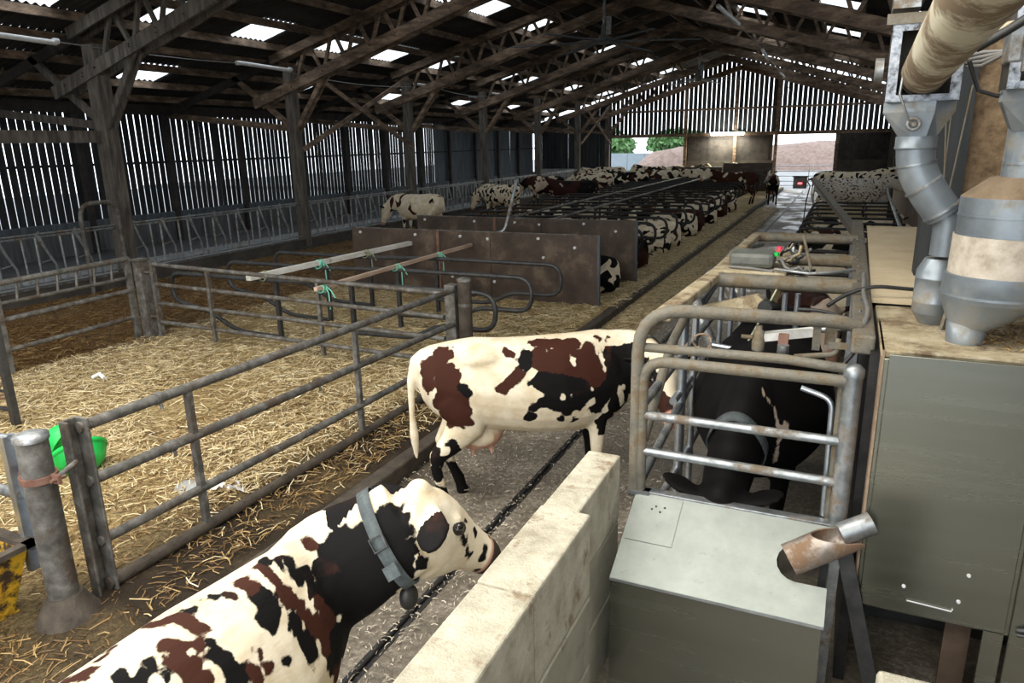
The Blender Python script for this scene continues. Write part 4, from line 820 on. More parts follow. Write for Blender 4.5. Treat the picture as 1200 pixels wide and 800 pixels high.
MB().tube([(.45, 3.9, 3.36), (.55, 3.9, 3.42), (.70, 3.85, 3.52), (.80, 3.8, 3.55)], .02, 8).build('hose', black_plastic, hw)
MB().tube([(.46, 4.15, 3.33), (.52, 4.2, 3.20), (.60, 4.2, 3.17), (.72, 4.2, 3.18)], .010, 8).build('hose', black_plastic, hw)
for q in range(4): MB().tube([(.44, 4.3+q*.02, 3.36-q*.012), (.52, 4.2, 3.37-q*.02), (.66, 4.1, 3.36+q*.01)], .009, 6).build('hose', cable_mat, hw)
MB().tube([(.46, 3.95, 3.38), (.56, 3.9, 3.45), (.63, 3.9, 3.46), (.70, 3.9, 3.40)], .012, 8).build('hose', dust_beige, hw)
# straw dust covered board and dark post behind the ducts
db = thing('dusty_panel', 'tall board thickly coated in brown feed dust behind the ducts', 'panel', (1.2, 6.1, 0))
MB().box((.73, 6.05, 0), (1.7, 6.12, 4.4)).build('board', straw_dust_wall, db)
for x in (.98, 1.24, 1.5): MB().box((x, 6.02, 0), (x+.018, 6.05, 4.4)).build('batten', straw_dust_wall, db)
dp = thing('dark_post', 'black timber post with slanting ropes beside the dust coated board', 'post', (.6, 6, 0))
MB().box((.50, 5.98, 0), (.73, 6.2, 4.6)).build('post_body', board_black, dp)
MB().tube([(.52, 5.6, 3.3), (.60, 5.7, 2.5)], .005, 6).tube([(.66, 5.6, 3.3), (.61, 5.7, 2.5)], .006, 6).tube([(.56, 5.6, 3.3), (.58, 5.7, 2.5)], .004, 6).build('rope', cage_dirty, dp)
# ================================================================== CATTLE
def coat_material(name, white, brown, black, rough=.75):
    m = bpy.data.materials.new(name); m.use_nodes = True; nt = m.node_tree; L = nt.links; b = nt.nodes['Principled BSDF']; b.inputs['Roughness'].default_value = rough; b.inputs['Specular IOR Level'].default_value = .12
    at_ = nt.nodes.new('ShaderNodeAttribute'); at_.attribute_name = 'coat'; sp = nt.nodes.new('ShaderNodeSeparateColor'); L.new(at_.outputs['Color'], sp.inputs[0])
    tc = nt.nodes.new('ShaderNodeTexCoord'); mp = nn(nt, 'ShaderNodeMapping'); mp.inputs['Scale'].default_value = (.55, 1, 1.0); L.new(tc.outputs['Object'], mp.inputs[0])
    n = nn(nt, 'ShaderNodeTexNoise', Scale=38, Detail=5, Roughness=.75); L.new(mp.outputs[0], n.inputs['Vector'])
    n2 = nn(nt, 'ShaderNodeTexNoise', Scale=7, Detail=4, Roughness=.6); L.new(tc.outputs['Object'], n2.inputs['Vector'])
    a = nn(nt, 'ShaderNodeMath', operation='MULTIPLY_ADD'); L.new(n.outputs[0], a.inputs[0]); a.inputs[1].default_value = .45; L.new(sp.outputs[0], a.inputs[2])
    r = nn(nt, 'ShaderNodeMapRange'); r.interpolation_type = 'SMOOTHSTEP'; r.inputs['From Min'].default_value = .66; r.inputs['From Max'].default_value = .79; L.new(a.outputs[0], r.inputs['Value'])
    tn = nn(nt, 'ShaderNodeMath', operation='MULTIPLY_ADD'); L.new(n2.outputs[0], tn.inputs[0]); tn.inputs[1].default_value = .7; L.new(sp.outputs[1], tn.inputs[2])
    tr = nn(nt, 'ShaderNodeMapRange'); tr.interpolation_type = 'SMOOTHSTEP'; tr.inputs['From Min'].default_value = .72; tr.inputs['From Max'].default_value = .98; L.new(tn.outputs[0], tr.inputs['Value'])
    dk = nt.nodes.new('ShaderNodeMix'); dk.data_type = 'RGBA'; L.new(tr.outputs[0], dk.inputs[0]); dk.inputs[6].default_value = c4(black); dk.inputs[7].default_value = c4(brown)
    wr_ = nt.nodes.new('ShaderNodeValToRGB'); e = wr_.color_ramp.elements; e[0].position = .3; e[0].color = c4([white[0]*.78, white[1]*.70, white[2]*.58]); e[1].position = .62; e[1].color = c4(white); L.new(n2.outputs[0], wr_.inputs[0])
    mx = nt.nodes.new('ShaderNodeMix'); mx.data_type = 'RGBA'; L.new(r.outputs[0], mx.inputs[0]); L.new(wr_.outputs[0], mx.inputs[6]); L.new(dk.outputs[2], mx.inputs[7])
    # blue channel: 0 hair, .5 pink skin, 1 muddy
    pk = nn(nt, 'ShaderNodeMapRange'); pk.inputs['From Min'].default_value = .1; pk.inputs['From Max'].default_value = .45; L.new(sp.outputs[2], pk.inputs['Value'])
    m2 = nt.nodes.new('ShaderNodeMix'); m2.data_type = 'RGBA'; L.new(pk.outputs[0], m2.inputs[0]); L.new(mx.outputs[2], m2.inputs[6]); m2.inputs[7].default_value = (.50, .27, .20, 1)
    md = nn(nt, 'ShaderNodeMapRange'); md.inputs['From Min'].default_value = .6; md.inputs['From Max'].default_value = .95; L.new(sp.outputs[2], md.inputs['Value'])
    m3 = nt.nodes.new('ShaderNodeMix'); m3.data_type = 'RGBA'; L.new(md.outputs[0], m3.inputs[0]); L.new(m2.outputs[2], m3.inputs[6]); m3.inputs[7].default_value = (.035, .028, .022, 1)
    L.new(m3.outputs[2], b.inputs['Base Color'])
    n3 = nn(nt, 'ShaderNodeTexNoise', Scale=90, Detail=3); mp2 = nn(nt, 'ShaderNodeMapping'); mp2.inputs['Scale'].default_value = (.25, 1, .7); L.new(tc.outputs['Object'], mp2.inputs[0]); L.new(mp2.outputs[0], n3.inputs['Vector'])
    bp = nn(nt, 'ShaderNodeBump', Strength=.35, Distance=.006); L.new(n3.outputs[0], bp.inputs['Height']); L.new(bp.outputs[0], b.inputs['Normal'])
    return m
coatM = coat_material('cow_coat', (.74, .66, .51), (.045, .015, .009), (.005, .0045, .0045))
coatDark = coat_material('dark_cow_coat', (.60, .50, .42), (.035, .012, .009), (.006, .005, .005))
coatGrey = coat_material('speckled_cow_coat', (.62, .58, .52), (.06, .04, .035), (.03, .028, .03))
eye_m = mat('cow_eye', [(.004, .003, .003), (.012, .008, .006)], .08, spec=.8, bump=0); hoof_m = mat('hoof_horn', [(.03, .025, .02), (.07, .055, .04)], .6)
nose_m = mat('cow_nostril', [(.02, .012, .012), (.05, .03, .03)], .35)
collar_m = mat('collar_webbing', [(.045, .055, .06), (.10, .12, .12)], .8, scale=30, bump=.2); collar_edge = mat('collar_stripe', [(.30, .20, .12), (.40, .28, .18)], .8)
tag_m = mat('orange_ear_tag', [(.75, .30, .05), (.85, .38, .08)], .5)
def ringv(c, axis, up, h, w, n=20, p=2.25, topn=0.0):
    c = Vector(c); a = Vector(axis).normalized(); s = a.cross(Vector(up)).normalized(); u = s.cross(a).normalized(); out = []
    for k in range(n):
        t = 2*math.pi*k/n; cs, sn = math.cos(t), math.sin(t); q = (abs(cs)**p+abs(sn)**p)**(-1/p)
        ww = w*(1-topn*max(0, sn)); out.append(c+s*(cs*q*ww)+u*(sn*q*h))
    return out
def sphere(mb, c, r, seg=12, n=8):
    c = Vector(c); r = r if isinstance(r, (tuple, list)) else (r, r, r)
    rings = [[c+Vector((r[0]*math.sin(math.pi*i/n)*math.cos(2*math.pi*k/seg), r[1]*math.sin(math.pi*i/n)*math.sin(2*math.pi*k/seg), -r[2]*math.cos(math.pi*i/n))) for k in range(seg)] for i in range(1, n)]
    mb.loft(rings, True)
def bez(p0, p1, p2, p3, t): return p0*(1-t)**3+p1*3*t*(1-t)**2+p2*3*t*t*(1-t)+p3*t**3
def cow_body(sp):
    """one continuous body from lofted trunk, neck, head, legs, ears, tail and udder, fused by a remesh"""
    mb = MB(); dz = sp.get('dz', 0); fat = sp.get('fat', 1)
    T = [(-.90, 1.17, .10, .10, .1), (-.86, 1.13, .20, .18, .2), (-.78, 1.09, .27, .23, .3), (-.62, 1.05, .335, .265, .32), (-.44, 1.035, .365, .285, .30), (-.22, 1.00, .375, .315, .22), (0, .975, .39, .345, .18), (.22, .965, .40, .355, .2), (.42, .965, .405, .325, .3), (.58, .98, .405, .275, .42), (.72, 1.0, .37, .225, .45), (.84, 1.03, .29, .18, .4), (.93, 1.06, .2, .13, .3)]
    mb.loft([ringv((x, 0, z+dz), (1, 0, 0), (0, 0, 1), h, w*fat, 24, 2.35, tn) for x, z, h, w, tn in T])
    for s in (-1, 1):
        sphere(mb, (-.42, s*.165, 1.26+dz), (.18, .07, .06)); sphere(mb, (-.84, s*.105, 1.205+dz), (.07, .05, .06)); sphere(mb, (.60, s*.13, .98+dz), (.18, .115, .28))
    P = Vector(sp['poll']); D = (Vector(sp['muzzle'])-P).normalized(); U = Vector(sp.get('up', (0, 0, 1))); U = (U-D*U.dot(D)).normalized(); S = D.cross(U).normalized(); k = sp.get('head', 1.0)
    b0 = Vector((.58, 0, 1.045+dz)); b3 = P-U*.05*k+D*.03; b1 = Vector((.95, 0, 1.16+dz)); b2 = b3-D*.10-U*.02+(b3-Vector((.9, 0, 1.15+dz))).normalized()*-.18
    if 'b2' in sp: b2 = Vector(sp['b2'])
    rings = []; N = 9
    sp['neckpts'] = []
    for i in range(N):
        t = i/(N-1); c = bez(b0, b1, b2, b3, t); c2 = bez(b0, b1, b2, b3, min(1, t+.03)); c1 = bez(b0, b1, b2, b3, max(0, t-.03)); ax = (c2-c1).normalized()
        upv = Vector((0, 0, 1))*(1-t)+U*t; h = .33*(1-t)**1.2+sp.get('neck', .175)*(1-(1-t)**1.2); w = .185*(1-t)+.115*t
        rings.append(ringv(c, ax, upv, h, w, 20, 2.1, .25)); sp['neckpts'].append((c, ax, upv, h, w))
    mb.loft(rings)
    H = [(-.04, .09, .085, -.01), (.03, .145, .115, -.02), (.10, .178, .128, -.045), (.18, .182, .125, -.06), (.26, .152, .104, -.055), (.34, .110, .086, -.042), (.42, .090, .078, -.042), (.49, .083, .080, -.045), (.54, .070, .070, -.05), (.565, .035, .04, -.052)]
    mb.loft([ringv(P+D*(t*k)+U*(o*k), D, U, h*k, w*k, 20, 2.2, .12) for t, h, w, o in H])
    sphere(mb, P+U*.085*k+D*.0, .055*k)
    for s in (-1, 1):
        sphere(mb, P+D*.17*k+S*s*.088*k+U*.05*k, .032*k)      # brow
        e0 = P+D*.035*k+S*s*.10*k+U*.035*k; ed = (S*s*1.0-D*.40+U*sp.get('ear_up', -.12)).normalized(); er = []
        for t, h, w in ((-.02, .024, .035), (.04, .024, .058), (.11, .020, .078), (.17, .016, .064), (.22, .011, .026)):
            er.append(ringv(e0+ed*t*k, ed, (U+D*.5).normalized(), w*k, h*k, 12))
        mb.loft(er)
    z0 = 0
    if sp.get('lying'):
        sphere(mb, (-.60, 0, .30), (.38, .36, .34), 18, 12); sphere(mb, (.05, 0, .28), (.75, .44, .30), 18, 12); sphere(mb, (.62, 0, .25), (.25, .26, .28), 14, 10)
        for s in (-1, 1):
            # folded hind leg and forearm lying against the body
            mb.loft([ringv(c, d, (0, 1, 0), a, b, 14) for c, d, a, b in (((-.66, s*.24, .42), (.3, s*.2, -1), .16, .2), ((-.50, s*.33, .28), (1, s*.3, -.8), .15, .17), ((-.28, s*.38, .17), (1, 0, -.2), .12, .12), ((-.22, s*.40, .12), (-.3, s, 0), .10, .09))])
            mb.tube([(-.24, s*.40, .10), (-.55, s*.47, .07), (-.68, s*.47, .05)], [.075, .05, .045], 10); mb.tube([(-.66, s*.46, .06), (-.42, s*.52, .05), (-.32, s*.53, .04)], [.05, .042, .05], 10)
            mb.tube([(.55, s*.22, .35), (.72, s*.27, .14), (.85, s*.25, .08)], [.13, .09, .06], 12); mb.tube([(.86, s*.25, .08), (.66, s*.30, .05), (.52, s*.30, .045)], [.058, .042, .05], 10)
    else:
        hf = sp.get('hind', [(-.70, .17), (-.70, -.17)]); ff_ = sp.get('fore', [(.60, .16), (.60, -.16)])
        for (fx, fy) in hf:
            s = 1 if fy > 0 else -1; hx = -.60; ddx = fx+.70
            rg = [((hx-.02, s*.13, 1.0), .20, .13), ((hx+.06, s*.16, .86), .20, .12), ((hx+.05+ddx*.15, s*.165, .72), .155, .095), ((hx-.06+ddx*.3, s*.165, .60), .10, .07), ((hx-.17+ddx*.5, s*.165, .49), .068, .052), ((hx-.17+ddx*.7, fy, .38), .046, .04), ((hx-.13+ddx*.85, fy, .22), .042, .036), ((hx-.11+ddx, fy, .13), .052, .044), ((fx, fy, .07), .045, .042), ((fx+.02, fy, .0), .062, .052)]
            rr = []
            for i, (c, a, b) in enumerate(rg):
                n_ = Vector(rg[min(i+1, len(rg)-1)][0])-Vector(rg[max(i-1, 0)][0]); rr.append(ringv(c, n_, (1, 0, 0), a, b, 16, 2.1))
            mb.loft(rr)
        for (fx, fy) in ff_:
            s = 1 if fy > 0 else -1; ddx = fx-.60
            rg = [((.62, s*.15, .98), .17, .10), ((.57, s*.165, .82), .14, .095), ((.53+ddx*.1, s*.165, .69), .10, .075), ((.55+ddx*.3, s*.165, .56), .068, .055), ((.565+ddx*.6, fy, .42), .056, .05), ((.565+ddx*.75, fy, .33), .042, .037), ((.57+ddx*.9, fy, .18), .037, .034), ((.575+ddx, fy, .11), .048, .042), ((fx, fy, .06), .042, .04), ((fx+.02, fy, 0), .06, .052)]
            rr = []
            for i, (c, a, b) in enumerate(rg):
                n_ = Vector(rg[min(i+1, len(rg)-1)][0])-Vector(rg[max(i-1, 0)][0]); rr.append(ringv(c, n_, (1, 0, 0), a, b, 16, 2.1))
            mb.loft(rr)
        sphere(mb, (-.42, 0, .60), (.21, .155, .14), 16, 10)
        for x, y in ((-.33, .07), (-.33, -.07), (-.48, .06), (-.48, -.06)): mb.tube([(x, y, .52), (x, y, .42)], [.024, .016], 8)
    tz = sp.get('tail', 1)
    if tz: mb.tube([(-.82, 0, 1.30+dz), (-.90, 0, 1.25+dz), (-.945, 0, 1.08+dz), (-.95, .01, .80+dz*1.0 if not sp.get('lying') else .30), (-.94, .02, .62 if not sp.get('lying') else .16), (-.93, .03, .42 if not sp.get('lying') else .05)], [.055, .048, .034, .026, .04, .018], 10)
    me = bpy.data.meshes.new('body'); me.from_pydata([tuple(v) for v in mb.v], [], mb.f); me.update()
    o = bpy.data.objects.new('body', me); COL.objects.link(o)
    r = o.modifiers.new('r', 'REMESH'); r.mode = 'VOXEL'; r.voxel_size = sp.get('voxel', .016); r.use_smooth_shade = True
    sm = o.modifiers.new('s', 'SMOOTH'); sm.factor = .6; sm.iterations = sp.get('smooth', 6)
    dg = bpy.context.evaluated_depsgraph_get(); me2 = bpy.data.meshes.new_from_object(o.evaluated_get(dg)); bpy.data.objects.remove(o); me2.name = 'body'
    me2.polygons.foreach_set('use_smooth', [True]*len(me2.polygons))
    sp['frame'] = (P, D, U, S, k); return me2
def wavefield(V, seed, lo=.22, hi=.7, n=40):
    rs = np.random.RandomState(seed); out = np.zeros(len(V)); W = V.copy()
    for a in range(3): W[:, a] += .07*np.sin(V[:, (a+1) % 3]*9+seed)+.04*np.sin(V[:, (a+2) % 3]*21+seed*2)
    for k in range(n):
        d = rs.normal(size=3); d /= np.linalg.norm(d); l = lo*(hi/lo)**rs.rand(); out += np.cos(W@d*2*math.pi/l+rs.rand()*6.28)*(l/hi)**.5
    return out/math.sqrt(n)*1.6
def paint(me, sp, seed, bias=0.0, tone=.35, size=(.22, .7), headwhite=.6, patches=None, lying=False):
    n = len(me.vertices); V = np.empty(n*3); me.vertices.foreach_get('co', V); V = V.reshape(-1, 3)
    P, D, U, S, k = sp['frame']; hd = (V-np.array(P))@np.array(D); hs = (V-np.array(P))@np.array(S); hu = (V-np.array(P))@np.array(U)
    onhead = ((hd > -.06) & (np.abs(hs) < .3) & (np.abs(hu) < .22)).astype(float)*np.clip((hd+.06)/.05, 0, 1)
    ear = ((np.abs(hs) > .128*k) & (np.abs(hs) < .4) & (hd > -.22) & (hd < .12*k) & (hu > -.22) & (hu < .2)).astype(float)
    if patches is not None:
        f = np.full(n, -1.0); tn = np.full(n, tone)
        wf = wavefield(V, seed, .04, .14)*.010
        for pt in patches:
            d = np.linalg.norm(V-np.array(pt[:3]), axis=1)+wf; v = (pt[3]-d)/.035+.38
            if len(pt) > 5 and pt[5] < 0:      # a white patch erases
                v = v-.76
                f = np.where(-v < f, np.minimum(f, -v), f)
            else:
                tn = np.where(v > np.maximum(f, -1), pt[4], tn); f = np.maximum(f, v)
        mask = np.maximum(.5+.5*np.clip(f, -1, 1), ear)
    else:
        f = wavefield(V, seed, *size)+bias
        mask = .5+.5*np.clip(f*1.6, -1, 1); tn = tone+.3*wavefield(V, seed+9, .5, 1.2)
        mask = mask*(1-onhead*headwhite)+.0
        mask = np.maximum(mask, ear)
    muz = np.clip((hd-.445*k)/.03, 0, 1)*onhead
    sk_ = np.zeros(n)
    if not lying:
        sk_ = np.maximum(sk_, .42*np.clip((.66-V[:, 2])/.06, 0, 1)*(V[:, 0] > -.62)*(V[:, 0] < -.2)*(np.abs(V[:, 1]) < .13)*(V[:, 2] > .35))
        mud = np.clip((.50-V[:, 2])/.30, 0, 1); mask = np.maximum(mask, mud+.15*(mud > 0)*np.sin(V[:, 2]*40+V[:, 0]*25)); tn = tn*(1-mud)+.25*mud
    sk_ = np.maximum(sk_, muz*sp.get('muzzle_tone', .5))
    A = np.ones((n, 4)); A[:, 0] = np.clip(mask, 0, 1)*.72; A[:, 1] = np.clip(tn, 0, 1); A[:, 2] = sk_
    ca = me.color_attributes.get('coat') or me.color_attributes.new('coat', 'FLOAT_COLOR', 'POINT'); ca.data.foreach_set('color', A.ravel())
def place_cow(me, sp, lab, loc, ang, group=None, material=None, details=True, scale=1.0):
    t = thing('cow', lab, 'cow', loc, group); t.rotation_euler = (0, 0, math.radians(ang)); t.scale = (scale,)*3
    o = bpy.data.objects.new('body', me); COL.objects.link(o); o.parent = t; me.materials.clear(); me.materials.append(material or coatM)
    P, D, U, S, k = sp['frame']
    if details:
        for s in (-1, 1):
            mb = MB(); sphere(mb, P+D*.185*k+S*s*.103*k+U*.03*k, .026*k, 14, 10); mb.build('eye', eye_m, t, local=True)
            mb = MB(); c = P+D*.185*k+S*s*.108*k+U*.03*k; pts = [c+(D*math.cos(a)*.031+U*math.sin(a)*.024)*k for a in np.linspace(0, 2*math.pi, 14)[:-1]]; mb.tube(pts, .007*k, 6, closed=True); mb.build('eyelid', nose_m, t, local=True)
            mb = MB(); sphere(mb, P+D*.545*k+S*s*.038*k-U*.025*k, (.018*k, .018*k, .018*k), 10, 6); mb.build('nostril', nose_m, t, local=True)
    return t
STAND = dict(poll=(1.24, 0, 1.38), muzzle=(1.66, 0, 1.02), voxel=.026, smooth=5, head=1.12)
def w2l(p, loc, ang):
    a = math.radians(-ang); x, y = p[0]-loc[0], p[1]-loc[1]; return (x*math.cos(a)-y*math.sin(a), x*math.sin(a)+y*math.cos(a), p[2])
def collar(t, sp, i0, m=collar_m, hw=.030, extra=True, sc=1.06):
    c, ax, up, h, w = sp['neckpts'][i0]; c = Vector(c); a = Vector(ax).normalized(); rings = []
    outer = [ringv(c+a*d, a, up, h*sc+.006+g, w*sc+.006+g, 36, 2.1, .25) for d, g in ((-hw, 0), (-hw, .007), (hw, .007), (hw, 0))]
    mb = MB(); mb.loft(outer+[outer[0]], False); return mb.build('collar', m, t, local=True)
# ---- hero cow 1: in the foreground, head turned to the right
L1, A1 = (-2.05, 1.36, 0), 88
s1 = dict(poll=w2l((-1.64, 2.40, 1.44), L1, A1), muzzle=w2l((-1.464, 2.75, 1.13), L1, A1), voxel=.0125, smooth=9, head=1.12, neck=.215, b2=w2l((-1.84, 2.22, 1.24), L1, A1), muzzle_tone=.95, ear_up=-.5, hind=[(-.62, .17), (-.80, -.17)], fore=[(.66, .16), (.54, -.16)])
# ---- hero cow 2: side on across the alley
L2, A2 = (-2.33, 5.32, 0), 38
s2 = dict(poll=w2l((-1.33, 5.62, 1.18), L2, A2), muzzle=w2l((-1.10, 5.25, .82), L2, A2), voxel=.014, smooth=8, hind=[(-.56, .17), (-.74, -.17)], fore=[(.62, .16), (.56, -.16)], head=.98)
